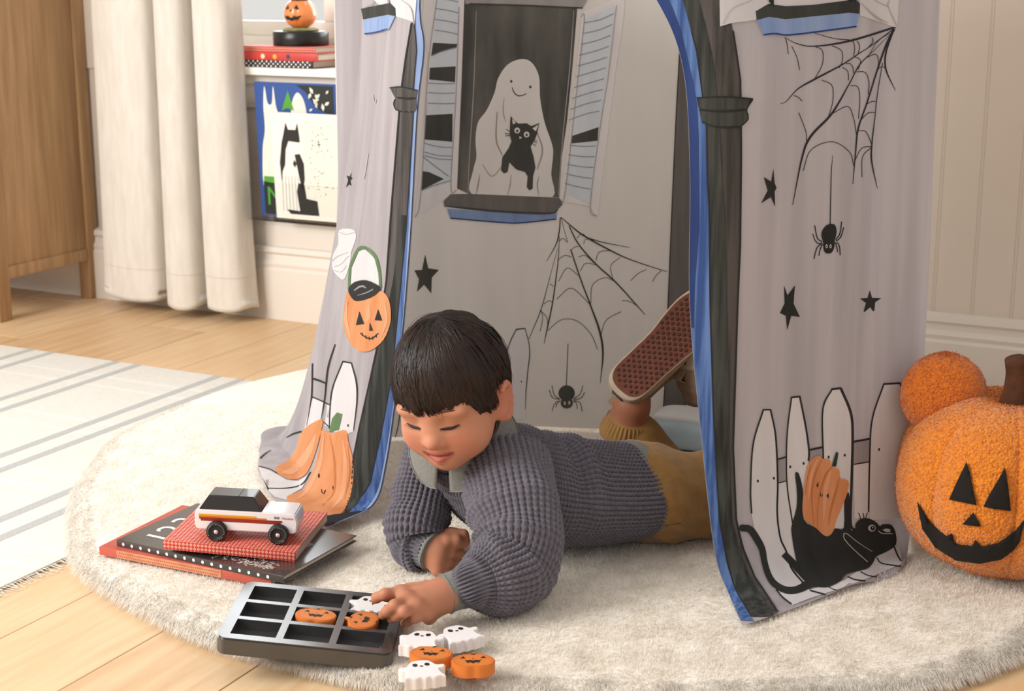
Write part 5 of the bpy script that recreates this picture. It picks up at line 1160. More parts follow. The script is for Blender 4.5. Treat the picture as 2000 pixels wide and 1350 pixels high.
# ------------------------------------------------------------------ person
class Field:
    """signed distance field on a grid, meshed with surface nets"""
    def __init__(s, lo, hi, h):
        s.lo = np.array(lo, float); s.h = h
        s.n = np.ceil((np.array(hi) - s.lo) / h).astype(int) + 1
        s.f = np.full(tuple(s.n), .05, np.float32)
    def win(s, lo, hi):
        a = np.clip(np.floor((np.array(lo) - s.lo) / s.h).astype(int), 0, s.n - 1)
        b = np.clip(np.ceil((np.array(hi) - s.lo) / s.h).astype(int) + 1, 1, s.n)
        ax = [(s.lo[i] + s.h * np.arange(a[i], b[i])).astype(np.float32) for i in range(3)]
        sl = tuple(slice(a[i], b[i]) for i in range(3))
        return sl, np.meshgrid(*ax, indexing='ij')
    def put(s, fn, lo, hi, k=.01, sub=False):
        pad = max(k, .004) + .002
        sl, (X, Y, Z_) = s.win(np.array(lo) - pad, np.array(hi) + pad)
        if 0 in X.shape: return
        d = fn(X, Y, Z_); a = s.f[sl]
        if sub:
            hh = np.maximum(k - np.abs(a + d), 0) / k; s.f[sl] = np.maximum(a, -d) + hh * hh * k / 4
        else:
            hh = np.maximum(k - np.abs(a - d), 0) / k; s.f[sl] = np.minimum(a, d) - hh * hh * k / 4
    def cap(s, a, b, ra, rb, k=.01, sub=False):
        a = np.array(a, float); b = np.array(b, float); ab = b - a; L = ab @ ab + 1e-12
        def fn(X, Y, Z_):
            t = np.clip(((X - a[0]) * ab[0] + (Y - a[1]) * ab[1] + (Z_ - a[2]) * ab[2]) / L, 0, 1)
            return np.sqrt((X - a[0] - t * ab[0]) ** 2 + (Y - a[1] - t * ab[1]) ** 2 + (Z_ - a[2] - t * ab[2]) ** 2) - (ra + (rb - ra) * t)
        r = max(ra, rb); s.put(fn, np.minimum(a, b) - r, np.maximum(a, b) + r, k, sub)
    def chain(s, P, R, k=.006, sub=False):
        for i in range(len(P) - 1): s.cap(P[i], P[i + 1], R[i], R[i + 1], k, sub)
    def ell(s, c, r, M=None, k=.01, sub=False):
        c = np.array(c, float); r = np.array(r, float); M = np.eye(3) if M is None else M
        def fn(X, Y, Z_):
            x, y, z = X - c[0], Y - c[1], Z_ - c[2]
            p = [M[0, i] * x + M[1, i] * y + M[2, i] * z for i in range(3)]
            k0 = np.sqrt(sum((p[i] / r[i]) ** 2 for i in range(3))); k1 = np.sqrt(sum((p[i] / r[i] ** 2) ** 2 for i in range(3))) + 1e-9
            return k0 * (k0 - 1) / k1
        e = np.sqrt(((M * r) ** 2).sum(1)); s.put(fn, c - e, c + e, k, sub)
    def mesh(s):
        f = s.f; ins = f < 0
        c = np.zeros(tuple(np.array(f.shape) - 1), np.int8)
        sl = [slice(0, -1), slice(1, None)]
        for i in (0, 1):
            for j in (0, 1):
                for k in (0, 1): c += ins[sl[i], sl[j], sl[k]]
        act = np.argwhere((c > 0) & (c < 8)); idx = np.full(c.shape, -1, np.int32); idx[tuple(act.T)] = np.arange(len(act))
        acc = np.zeros((len(act), 3)); cnt = np.zeros(len(act))
        co = np.array([(i, j, k) for i in (0, 1) for j in (0, 1) for k in (0, 1)])
        val = np.stack([f[tuple((act + q).T)] for q in co], 1)
        for p in range(8):
            for q in range(p + 1, 8):
                if np.abs(co[p] - co[q]).sum() != 1: continue
                a, b = val[:, p], val[:, q]; m = (a < 0) != (b < 0); t = a[m] / (a[m] - b[m])
                acc[m] += co[p] + (co[q] - co[p]) * t[:, None]; cnt[m] += 1
        V = s.lo + (act + acc / cnt[:, None]) * s.h
        F = []
        for ax in range(3):
            o1, o2 = [(1, 2), (2, 0), (0, 1)][ax]
            a = ins[tuple(slice(0, -1) if i == ax else slice(1, -1) for i in range(3))]; b = ins[tuple(slice(1, None) if i == ax else slice(1, -1) for i in range(3))]
            e = np.argwhere(a != b)
            if not len(e): continue
            flip = a[tuple(e.T)]
            base = e.copy(); base[:, o1] += 0; base[:, o2] += 0
            g = lambda d1, d2: idx[tuple((base + np.eye(3, dtype=int)[o1] * d1 + np.eye(3, dtype=int)[o2] * d2).T)]
            q = np.stack([g(0, 0), g(1, 0), g(1, 1), g(0, 1)], 1)
            q[~flip] = q[~flip][:, ::-1]; F.append(q)
        return V, np.concatenate(F)

child = empty('person', (.05, 2.0, RZ), label='child lying on the fur rug in a grey knitted jumper, reaching for the game tray', cat='person')

# --- head frame
def rotm(a, b, c):
    return np.array((Matrix.Rotation(a, 3, 'Z') @ Matrix.Rotation(b, 3, 'X') @ Matrix.Rotation(c, 3, 'Y')))
HR = rotm(math.radians(158.3), math.radians(-13.5), math.radians(5.3)); HS = .895
HC = np.array([-.078, 1.90, .284])
def hd(x, y, z): return HC + HR @ (np.array([x, y, z]) * HS)

fld = Field((-.17, 1.66, .02), (.40, 2.36, .40), .0016)
def hell(c, r, k=.012, sub=False, rot=None):
    M = HR if rot is None else HR @ rot
    fld.ell(hd(*c), np.array(r) * HS, M, k, sub)
def hcap(a, b, ra, rb, k=.008, sub=False): fld.cap(hd(*a), hd(*b), ra * HS, rb * HS, k, sub)
hell((0, -.006, .016), (.074, .092, .086))
hell((0, .026, -.040), (.059, .054, .060), .03)
hell((0, .0545, -.083), (.020, .017, .016), .022)
for s_ in (-1, 1):
    hell((s_ * .035, .042, -.050), (.027, .027, .026), .022)
    hell((s_ * .030, .089, -.010), (.016, .013, .011), .014, True)           # sockets
    hell((s_ * .0275, .0625, -.012), (.0150, .0140, .0125), .004)          # lids over the eyeball
    hell((s_ * .0275, .0620, -.0210), (.0145, .0115, .0085), .005)
    hell((s_ * .030, .072, .003), (.020, .007, .006), .018)                  # brow
    hell((s_ * .0715, -.006, -.026), (.0065, .018, .029), .006, False, np.array(Matrix.Rotation(s_ * .35, 3, 'Z')))
    ear = [hd(s_ * (.073 + .006 * math.sin(q)), -.010 + .0165 * math.sin(q), -.026 + .026 * math.cos(q)) for q in np.linspace(-2.6, 1.0, 9)]
    ear = [hd(s_ * (.0770 + .003 * math.cos(q)), -.009 - .0160 * math.sin(q), -.024 + .0275 * math.cos(q)) for q in np.linspace(-.6, 2.9, 9)]
    fld.chain(ear, [.0042] * 8 + [.005], .004)
    hell((s_ * .0805, .002, -.026), (.0085, .010, .015), .003, True)
hcap((0, .073, -.012), (0, .0805, -.036), .0078, .0088, .014)
hell((0, .0855, -.0420), (.0108, .0115, .0095), .008)
for s_ in (-1, 1):
    hell((s_ * .0118, .0775, -.0455), (.0070, .0085, .0065), .005)
    hell((s_ * .0060, .0860, -.0525), (.0040, .0045, .0032), .003, True)
fld.chain([hd(-.023, .0635, -.0625), hd(-.010, .0735, -.0635), hd(0, .0755, -.0640), hd(.010, .0735, -.0635), hd(.023, .0635, -.0625)], [.0024, .0040, .0038, .0040, .0024], .005)
fld.chain([hd(-.019, .0645, -.0680), hd(0, .0740, -.0735), hd(.019, .0645, -.0680)], [.0030, .0056, .0030], .005)
fld.chain([hd(-.026, .0645, -.0630), hd(-.012, .0765, -.0672), hd(0, .0795, -.0685), hd(.012, .0765, -.0672), hd(.026, .0645, -.0630)], [.0010, .0016, .0017, .0016, .0010], .0025, True)
# neck, trunk, arms, legs
NB = np.array([-.052, 1.962, .180])
fld.cap(hd(0, -.026, -.055), NB, .037, .036, .02)
TS = [((.168, 2.065, .092), .106, .062), ((.12, 2.045, .097), .110, .066), ((.06, 2.02, .108), .112, .072), ((.01, 2.0, .122), .111, .076), ((-.030, 1.98, .142), .104, .072), ((-.058, 1.966, .163), .080, .056), ((-.070, 1.958, .182), .060, .047), ((-.076, 1.952, .194), .0535, .0455)]
fld.cap(NB, TS[4][0], .036, .045, .02)
for i in range(4):
    a, b = TS[i], TS[i + 1]
    for t in (0, .5):
        c = np.array(a[0]) * (1 - t) + np.array(b[0]) * t; rr = a[1] * (1 - t) + b[1] * t; hh = a[2] * (1 - t) + b[2] * t
        fld.ell(c, (.04, rr - .022, hh - .020), rotm(math.radians(24), 0, 0), .03)
P = lambda x, y, z: fl(x, y, z)
SLL = [dp(985, 912, 1.93), dp(1003, 985, 1.87), dp(1014, 1060, 1.825), dp(1002, 1108, 1.80), dp(964, 1127, 1.777), dp(937, 1136, 1.764), dp(922, 1141, 1.757)]
SLE = P(908, 1147, .0700)
SLR = [dp(856, 885, 2.0), dp(836, 935, 1.985), dp(824, 985, 1.965), dp(812, 1032, 1.945), dp(813, 1056, 1.937), dp(824, 1065, 1.93), dp(832, 1068, 1.925)]
fld.chain([SLL[0] + (0, 0, -.008), SLL[2], SLL[3]], [.034, .034, .032], .015); WL = P(862, 1164, .066)
fld.chain([SLL[3], SLL[5], WL], [.032, .022, .0185], .012)
WRt = dp(848, 1077, 1.918)
fld.chain([SLR[0], SLR[2], SLR[4]], [.028, .026, .026], .015); fld.chain([SLR[4], WRt], [.026, .021], .012)
# left hand on the tray
palm = [P(838, 1160, .066), P(803, 1157, .0690), P(812, 1168, .0700), P(824, 1182, .0655), P(838, 1196, .0560)]
KN = [P(783, 1158, .0735), P(793, 1172, .0745), P(812, 1186, .0690), P(833, 1199, .0590)]
for q, r in zip(KN, (.0085, .0085, .0082, .0075)): fld.cap(WL, q, .0175, r, .010)
fld.chain(KN, [.0085, .0085, .0082, .0075], .008)
fld.cap(P(850, 1178, .052), P(838, 1206, .044), .0125, .0095, .010)
FING = [[KN[0], P(752, 1161, .0765), P(735, 1168, .0690), P(722, 1175, .0610)], [KN[1], P(770, 1183, .0765), P(755, 1195, .0665), P(747, 1202, .0580)], [KN[2], P(789, 1195, .0705), P(773, 1204, .0600), P(764, 1209, .0520)], [KN[3], P(811, 1207, .0580), P(797, 1214, .0480), P(789, 1217, .0420)]]
for j, q in enumerate(FING): fld.chain(q, [.0078, .0070, .0062, .0054] if j < 3 else [.0070, .0062, .0056, .0048], .0035)
TH = [P(838, 1150, .054), P(800, 1153, .0500), P(772, 1160, .0470), P(757, 1166, .0450)]
fld.chain(TH, [.0110, .0085, .0075, .0062], .005)
# right hand, a loose fist under the chin
KR = [dp(872, 1058, 1.915), dp(861, 1078, 1.908), dp(856, 1098, 1.902), dp(855, 1115, 1.900)]
for q, r in zip(KR, (.0095, .0095, .009, .008)): fld.cap(WRt + np.array([0, 0, (q[2] - WRt[2]) * .4]), q, .0165, r, .010)
for j, (dx, dy) in enumerate(((34, 0), (36, 3), (30, 2), (24, 2))):
    x, y = proj(KR[j]); a = dp(x + dx * .55, y - 1, 1.917 - j * .004); b_ = dp(x + dx, y + dy, 1.93 - j * .004); c_ = dp(x + dx * .75, y + dy + 3, 1.95)
    fld.chain([KR[j], a, b_, c_], [.0092 - j * .0006, .0085 - j * .0006, .0078 - j * .0005, .0065], .0035)
fld.chain([WRt + (0, 0, .012), dp(880, 1046, 1.93), dp(905, 1044, 1.93)], [.013, .010, .0075], .006)
# legs
KNE_N, KNE_F = np.array([.352, 2.10, .076]), np.array([.242, 2.222, .062])
ANK_F = dp(1234, 792, 2.205); ANK_N = np.array([.315, 2.235, .215]); CUF = dp(1224, 838, 2.215)
fld.cap((.19, 2.04, .086), KNE_N, .050, .036, .02); fld.cap((.18, 2.11, .084), KNE_F, .044, .031, .02)
fld.chain([KNE_F, CUF, ANK_F, dp(1238, 775, 2.215)], [.031, .031, .0255, .024], .012); fld.chain([KNE_N, ANK_N], [.036, .026], .012)
BV, BF = fld.mesh()
LV = (BV - HC) @ HR / HS
x, y, z = LV[:, 0], LV[:, 1], LV[:, 2]
colr = np.tile(np.array(lin('#c0866a')[:3]), (len(BV), 1))
def tint(wt, c): 
    global colr
    wt = np.clip(wt, 0, 1)[:, None]; colr = colr * (1 - wt) + np.array(lin(c)[:3]) * wt
head = (np.abs(x) < .1) & (np.abs(y) < .12) & (z > -.12) & (z < .12)
hw = head.astype(float)
tint(hw * .38 * sum(np.exp(-(((x - s * .037) / .018) ** 2 + ((z + .045) / .016) ** 2)) for s in (-1, 1)) * (y > .02), '#b9604c')
tint(hw * .4 * np.exp(-((x / .012) ** 2 + ((z + .044) / .010) ** 2)) * (y > .05), '#c87a62')
zl = -.0668 + .0045 * (np.abs(x) / .023) ** 2
lip = np.clip(1.3 - ((x / .0235) ** 2 + ((z - zl) / np.where(z > zl, .0062, .0095)) ** 2), 0, 1) * 2.2
tint(hw * np.clip(lip, 0, .85) * (y > .05), '#a8544c')
tint(hw * np.exp(-((z - zl) / .0013) ** 2) * (np.abs(x) < .024) * (y > .05) * .9, '#5a2622')
tint(hw * .35 * (np.abs(x) > .068), '#bf6a58')
tint(hw * .25 * sum(np.exp(-(((x - s * .0275) / .016) ** 2 + ((z + .016) / .010) ** 2)) for s in (-1, 1)) * (y > .04), '#b8806a')
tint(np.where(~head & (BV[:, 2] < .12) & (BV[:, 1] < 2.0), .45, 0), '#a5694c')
tint(np.where(BV[:, 1] > 2.1, .75, 0), '#855036')  # ankle and lower legs darker: shade there is put into the skin colour
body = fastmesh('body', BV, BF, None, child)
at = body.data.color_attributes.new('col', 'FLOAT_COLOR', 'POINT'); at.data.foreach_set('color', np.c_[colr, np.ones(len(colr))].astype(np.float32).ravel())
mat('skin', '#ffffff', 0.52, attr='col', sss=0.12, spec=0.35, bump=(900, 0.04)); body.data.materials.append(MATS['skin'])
sm = body.modifiers.new('soften', 'SMOOTH'); sm.factor = .5; sm.iterations = 3

# --- eyes: lashes and brows
mat('lash', '#1c120e', 0.6); mat('eyebrow', '#5a3d30', 0.8)
bBody = BVHTree.FromPolygons([Vector(p) for p in BV], BF.tolist())
def on_face(x, z, off=.0008):
    o_ = Vector(hd(x, .2, z)); d_ = Vector(HR @ np.array([0, -1.0, 0])); h, n, _, _ = bBody.ray_cast(o_, d_)
    return np.array(h) + (HR @ np.array([0, 1.0, 0])) * off
for s_ in (-1, 1):
    t = np.linspace(-1, 1, 15)
    ptx = s_ * (.0275 + .0130 * t); ptz = -.0190 - .0026 * (1 - t ** 2) + .0012 * t
    tube('eyelash', [on_face(a, b, .0004) for a, b in zip(ptx, ptz)], .0004 + .0016 * (1 - np.abs(t) ** 2.5), 'lash', child, 6)
    for q in np.linspace(-.8, 1.05, 11):
        a0_ = s_ * (.0275 + .0130 * q); z0_ = -.0195 - .0026 * max(0, 1 - q ** 2) + .0012 * q; p0 = on_face(min(abs(a0_), .0405) * s_, z0_, .0004)
        tube('lash_hair', [p0, p0 + HR @ np.array([s_ * (.0006 + .0016 * q), .0022, -.0012]), p0 + HR @ np.array([s_ * (.0012 + .0032 * q), .0042, -.0012])], [.00035, .00028, .0001], 'lash', child, 4)
    t = np.linspace(0, 1, 12)
    bx = s_ * (.013 + .030 * t); bz = .0055 + .0055 * np.sin(t * 2.2) - .0030 * t
    tube('eyebrow', [on_face(a, b, -.0006) for a, b in zip(bx, bz)], .0004 + .0019 * np.sin(np.clip(t * 1.05, 0, 1) * math.pi) ** .6, 'eyebrow', child, 6)

# --- hair
mat('hair', '#140b07', 0.45, '#1d110b', 40, spec=.35); mat('hair_strand', '#170d08', 0.4, '#2e1a10', 25, spec=.4)
POLE = np.array([.012, -.032, 0.0]); HO = np.array([0, -.008, .014])
HA = np.array([.0800, .0985, .0970])
def edge_el(phi):
    """lowest elevation of the hair per azimuth (0 = face forward, positive towards the person's right)"""
    d = np.degrees((phi + math.pi) % (2 * math.pi) - math.pi)
    return np.interp(d, [-180, -130, -108, -100, -84, -74, -64, -50, -30, -8, 14, 32, 48, 62, 74, 88, 100, 108, 130, 180],
                     [-.62, -.62, -.52, -.16, -.06, -.33, -.36, -.04, .05, .03, .05, -.03, -.16, -.34, -.38, -.10, -.16, -.52, -.62, -.62])
def hair_pt(phi, el, r=1.0):
    c = np.cos(el); v = np.stack([np.sin(phi) * c * HA[0], np.cos(phi) * c * HA[1], np.sin(el) * HA[2]], -1)
    return v * np.asarray(r)[..., None] + HO
nphi, nel = 260, 70
ph = np.linspace(-math.pi, math.pi, nphi, endpoint=False); ee = edge_el(ph) + .11 + .03 * np.sin(ph * 23) + .03 * np.sin(ph * 41 + 1)
tt = np.linspace(0, 1, nel)
PH, TTt = np.meshgrid(ph, tt, indexing='ij'); EL_ = ee[:, None] + (math.pi / 2 - .004 - ee[:, None]) * TTt
stri = .010 * np.sin(PH * 61 + 3 * np.sin(PH * 7 + EL_ * 3)) + .008 * np.sin(PH * 37 + 5 * np.sin(EL_ * 4 + PH * 3)) + .012 * np.sin(PH * 9 + 2 * np.sin(EL_ * 3))
R_ = .985 + stri * np.cos(EL_) * 1.2; R_ = R_ * (1 - .055 * np.exp(-TTt / .05))
HV = hair_pt(PH, EL_, R_)
inn = hair_pt(PH[:, 0], EL_[:, 0] + .02, R_[:, 0] * .86)
allv = np.concatenate([HV.reshape(-1, 3), inn]); Fh = grid_faces(nphi, nel, True); k = nphi * nel; i_ = np.arange(nphi)
Fi = np.stack([i_ * nel, k + i_, k + (i_ + 1) % nphi, ((i_ + 1) % nphi) * nel], 1)
hair = fastmesh('hair', HC + (allv * HS) @ HR.T, np.concatenate([Fh, Fi]), 'hair', child)
def strands(n, seed, wid, m, rlo, rhi, over=.10, ncl=300, front=False):
    r_ = np.random.default_rng(seed); S = 12
    cph = r_.uniform(-math.pi, math.pi, ncl); cph[: ncl // 3] = r_.normal(0, .75, ncl // 3); coff = r_.uniform(-.20, over + .05, ncl); cdr = r_.normal(-.16, .12, ncl); clift = r_.normal(0, .010, ncl)
    if front: cph = np.linspace(-1.15, 1.15, ncl) + r_.normal(0, .03, ncl)
    cid = r_.integers(0, ncl, n)
    ph0 = cph[cid] + r_.normal(0, .085, n)
    e1_ = edge_el(cph[cid]) - coff[cid] - r_.uniform(0, .05, n); e0 = np.clip(e1_ + r_.uniform(.45, 1.4, n), None, 1.5)
    rad = r_.uniform(rlo, rhi, n); drift = cdr[cid] + r_.normal(0, .03, n); lift = clift[cid] + r_.normal(0, .006, n)
    t = np.linspace(0, 1, S)[None, :]
    ph0 = ph0[:, None] + (cph[cid] - ph0)[:, None] * .75 * t ** 1.6
    EL2 = e0[:, None] + (e1_ - e0)[:, None] * t
    PH2 = ph0 + drift[:, None] * (t - .8) / np.maximum(np.cos(EL2), .3) + .02 * np.sin(t * 9 + ph0 * 20)
    RR2 = rad[:, None] * (1 - .05 * np.exp(-(1 - t) / .12)) + lift[:, None] * t ** 2 - .03 * np.exp(-t / .08)
    Pp = hair_pt(PH2, EL2, RR2)
    side = np.gradient(Pp, axis=1); nrm = Pp - HO; sd = np.cross(side, nrm); sd /= np.linalg.norm(sd, axis=-1)[..., None] + 1e-9
    ww = wid * r_.uniform(.6, 1.3, n)[:, None] * (np.sin(np.clip(t * .95 + .05, 0, 1) * math.pi) ** .6 + .05)
    A = Pp + sd * ww[..., None]; B = Pp - sd * ww[..., None]; Cc = Pp + nrm / np.linalg.norm(nrm, axis=-1)[..., None] * (ww * .7)[..., None]
    V = np.stack([A, Cc, B], 2).reshape(-1, 3)
    base = (np.arange(n) * S * 3)[:, None, None] + (np.arange(S - 1) * 3)[None, :, None]
    F = np.concatenate([(base + np.array([0, 1, 4, 3])).reshape(-1, 4), (base + np.array([1, 2, 5, 4])).reshape(-1, 4)])
    o = fastmesh('hair_strands', HC + (V * HS) @ HR.T, F, m, child); tag(o, kind='stuff'); return o
strands(5200, 5, .0012, 'hair_strand', .965, 1.025)
strands(900, 15, .0016, 'hair_strand', .985, 1.02, .16, 30, True)
strands(260, 9, .0004, 'hair_strand', 1.01, 1.06, .16)

# --- jumper: knitted tubes with raised stitches
mat('jumper_yarn', '#57525b', 0.95, '#645f68', 160, (1, 1, 1), 2, sheen=.3, bump=(1500, .3))
mat('jumper_rib', '#5a555e', 0.95, '#67626b', 160, sheen=.3)
mat('denim_grey', '#76756f', 0.9, '#82817b', 300, (1, 1, 1), 2, bump=(1200, .3)); mat('denim_seam', '#8f8e87', 0.9)
def loft(C, Wd, Hh, nu, nv, upv=(0, 0, 1.0), twist=0.0, flat=None):
    """sections along C -> grid (nu around, nv along), normals, arc length"""
    C = crom(np.array(C), nv); Wd = crom(np.stack([Wd, Hh], 1), nv); T = np.gradient(C, axis=0); T /= np.linalg.norm(T, axis=1)[:, None]
    U = np.array(upv, float); th_ = np.linspace(0, 2 * math.pi, nu, endpoint=False)
    S = np.zeros((nu, nv, 3)); Nn = np.zeros((nu, nv, 3)); A = None
    for j in range(nv):
        if A is None: up_ = U - T[j] * (U @ T[j])
        else: up_ = A - T[j] * (A @ T[j])
        up_ /= np.linalg.norm(up_); A = up_; sd = np.cross(T[j], up_)
        ct, st_ = np.cos(th_ + twist), np.sin(th_ + twist)
        S[:, j] = C[j] + sd * (ct * Wd[j, 0])[:, None] + up_ * (st_ * Wd[j, 1])[:, None]
        Nn[:, j] = sd * (ct * Wd[j, 1])[:, None] + up_ * (st_ * Wd[j, 0])[:, None]
    Nn /= np.linalg.norm(Nn, axis=-1)[..., None] + 1e-9
    s = np.r_[0, np.cumsum(np.linalg.norm(np.diff(C, axis=0), axis=1))]
    return S, Nn, s, th_
def stitch(th_, s, ncol, q=.0064, A=.0040):
    a = ((th_ / (2 * math.pi) * ncol) % 1.0)[:, None]; w_ = np.abs(a - .5) * 2
    row = np.cos(2 * math.pi * s[None, :] / q + 2.4 * w_)
    return A * ((1 - w_ ** 2.2) * (.72 + .28 * row) - .45 * (w_ > .62) * (.5 + .5 * np.cos(2 * math.pi * s[None, :] / q + 1)))
def ribbing(th_, s, ncol, A=.0016):
    a = ((th_ / (2 * math.pi) * ncol) % 1.0)[:, None]; return A * (np.cos(2 * math.pi * a) + 0 * s[None, :])
def wrinkle(S, seed, f, amp):
    p = S.reshape(-1, 3); r_ = np.random.default_rng(seed); o = 0
    for k in range(5):
        d = r_.normal(0, 1, 3); d /= np.linalg.norm(d); o = o + np.sin(p @ d * f * r_.uniform(.6, 1.5) + r_.uniform(0, 6))
    return (amp * o / 5).reshape(S.shape[:2])
# trunk (hem to neck)
S, Nn, s, th_ = loft([t[0] for t in TS], [t[1] for t in TS], [t[2] for t in TS], 640, 330)
ncol = 72
flat = np.clip((.034 - S[..., 2]) / .03, 0, 1)
fold_ = .007 * np.exp(-((s[None, :] - .105) / .012) ** 2) * np.clip(np.sin(th_ - .6), 0, 1)[:, None] - .006 * np.exp(-((s[None, :] - .128) / .010) ** 2) * np.clip(np.sin(th_ - .5), 0, 1)[:, None]
fold_ += .004 * np.sin(s[None, :] * 150 + 2 * np.sin(th_ * 2)[:, None]) * np.clip(np.sin(th_ + .7), 0, 1)[:, None] * np.exp(-((s[None, :] - .13) / .05) ** 2)
disp = wrinkle(S, 3, 60, .005) + fold_ + stitch(th_, s, ncol)
neckw = 1 / (1 + np.exp(-(s - (s[-1] - .016)) / .002)); hemw = np.exp(-s / .004) * .003
disp = disp - hemw[None, :] + .004 * neckw[None, :]
V = S + Nn * disp[..., None]; V[..., 2] = np.maximum(V[..., 2], RZ - .004 + .002 * np.cos(th_ * ncol)[:, None])
fastmesh('jumper_body', V.reshape(-1, 3), grid_faces(640, 330, True), 'jumper_yarn', child)
# ribbed neckband
def band_tube(name, C, W1, H1, nu, nv, ncol, m, A=.0016, par=child, upv=(0, 0, 1.0)):
    S, Nn, s, th_ = loft(C, W1, H1, nu, nv, upv)
    V = S + Nn * ribbing(th_, s, ncol, A)[..., None]
    return fastmesh(name, V.reshape(-1, 3), grid_faces(nu, nv, True), m, par)
c7 = np.array(TS[-1][0]); dN = c7 - np.array(TS[-3][0]); dN /= np.linalg.norm(dN)
band_tube('neckband', [c7 - dN * .006, c7 + dN * .006, c7 + dN * .016, c7 + dN * .021, c7 + dN * .017], [.058, .0585, .0565, .052, .047], [.0485, .049, .0475, .044, .040], 300, 16, 44, 'jumper_rib')
# sleeves
def sleeve(name, C, R, seed, ncol, nu, nv, upv, amp, folds):
    S, Nn, s, th_ = loft(C, R, R, nu, nv, upv)
    disp = wrinkle(S, seed, 75, amp) + stitch(th_, s, ncol)
    for c, w_, a_, ph_ in folds:
        disp += a_ * np.exp(-((s[None, :] - c - .010 * np.sin(th_ * 1 + ph_)[:, None]) / w_) ** 2) * (.55 + .45 * np.cos(th_ + ph_))[:, None]
    V = S + Nn * disp[..., None]; V[..., 2] = np.maximum(V[..., 2], RZ - .004)
    return fastmesh(name, V.reshape(-1, 3), grid_faces(nu, nv, True), 'jumper_yarn', child)
sleeve('sleeve', SLL + [SLE], [.058, .055, .0525, .0515, .045, .036, .0295, .0255], 11, 40, 320, 260, (1, 0, 0), .005, [(.075, .007, .007, 2.0), (.098, .008, -.006, 2.4), (.120, .008, .007, 1.2), (.145, .009, -.006, .6), (.165, .008, .006, 2.8), (.19, .008, .004, 1)])
sleeve('sleeve', SLR, [.046, .041, .038, .040, .039, .034, .028], 12, 34, 280, 210, (1, 0, 0), .005, [(.05, .008, .006, 3.0), (.072, .007, -.005, 2.4), (.095, .008, .007, 3.2), (.115, .007, -.005, 2.6), (.13, .007, .005, 3)])
def cuff(C0, C1, r0, r1, r2, ncol):
    d = (C1 - C0); L_ = np.linalg.norm(d); d /= L_
    band_tube('knit_cuff', [C0 - d * .018, C0 - d * .008, C0 + d * .002, C0 + d * .010], [r0 + .004, r0 + .001, r0 - .001, r0 - .002], [r0 + .004, r0 + .001, r0 - .001, r0 - .002], 220, 14, ncol, 'jumper_rib', .0014, child, (1, 0, 0) if abs(d[0]) < .9 else (0, 0, 1))
    S, Nn, s, th_ = loft([C0 - d * .002, C0 + d * .006, C0 + d * L_ * .5, C0 + d * L_ * .92, C0 + d * L_, C0 + d * (L_ - .002), C0 + d * L_ * .6], [r1 - .003, r1, r1 + .0005, r2, r2 - .0008, r2 - .003, r1 - .004], [r1 - .003, r1, r1 + .0005, r2, r2 - .0008, r2 - .003, r1 - .004], 90, 30, (1, 0, 0) if abs(d[0]) < .9 else (0, 0, 1))
    V = S + Nn * wrinkle(S, 21, 220, .0009)[..., None]
    sc_ = fastmesh('shirt_cuff', V.reshape(-1, 3), grid_faces(90, 30, True), 'denim_grey', child)
    ring = S[:, 15] + Nn[:, 15] * .0012; tube('cuff_stitch', np.concatenate([ring, ring[:1]]), .0005, 'denim_seam', sc_, 4)
cuff(SLE, P(868, 1161, .0660), .0255, .0232, .0240, 34)
cuff(SLR[-1], dp(849, 1077, 1.915), .0280, .0250, .0265, 30)
# shirt collar
cc0 = np.array([-.066, 1.950, .206]); ax_ = hd(0, -.02, -.05) - NB; ax_ /= np.linalg.norm(ax_)
fw = HR @ np.array([0, 1.0, 0]); fw -= ax_ * (fw @ ax_); fw /= np.linalg.norm(fw); rt = np.cross(fw, ax_)
nc = 90; ang = np.linspace(math.radians(7), math.radians(353), nc)      # opening at the front
rows_ = []
for (rad, hgt, tip) in ((.042, .002, 0), (.047, .016, 0), (.052, .0205, .001), (.059, .017, .002), (.066, .006, .004), (.071, -.007, .007), (.072, -.008, .0073)):
    front = np.exp(-((np.minimum(ang, 2 * math.pi - ang) - math.radians(14)) / .55) ** 2)
    r_ = rad + tip * front * 1.1; h_ = hgt - tip * front * 1.3
    rows_.append(cc0 + fw * (np.cos(ang) * r_ * 1.02)[:, None] + rt * (np.sin(ang) * r_)[:, None] + ax_ * h_[:, None])
CV = crom(np.array(rows_), 24)
col_ = fastmesh('shirt_collar', np.swapaxes(CV, 0, 1).reshape(-1, 3), grid_faces(nc, 24), 'denim_grey', child); so = col_.modifiers.new('t', 'SOLIDIFY'); so.thickness = .0018
tube('collar_stitch', CV[21] + (CV[21] - cc0) * .02, .0005, 'denim_seam', col_, 4)
# collar stand closing the neckline, with a button
S, Nn, s, th_ = loft([c7 + dN * .004, c7 + dN * .012, NB + ax_ * .035, NB + ax_ * .046], [.056, .054, .049, .046], [.048, .048, .047, .045], 100, 14)
fastmesh('collar_stand', S.reshape(-1, 3), grid_faces(100, 14, True), 'denim_grey', child)
# shirt tail below the jumper hem
d0 = np.array(TS[0][0]) - np.array(TS[1][0]); d0 /= np.linalg.norm(d0)
S, Nn, s, th_ = loft([np.array(TS[0][0]) - d0 * .01, np.array(TS[0][0]) + d0 * .006, np.array(TS[0][0]) + d0 * .016], [.107, .1075, .107], [.0635, .064, .0635], 120, 8)
V = S.copy(); V[..., 2] = np.maximum(V[..., 2], RZ - .002); fastmesh('shirt_tail', V.reshape(-1, 3), grid_faces(120, 8, True), 'denim_grey', child)

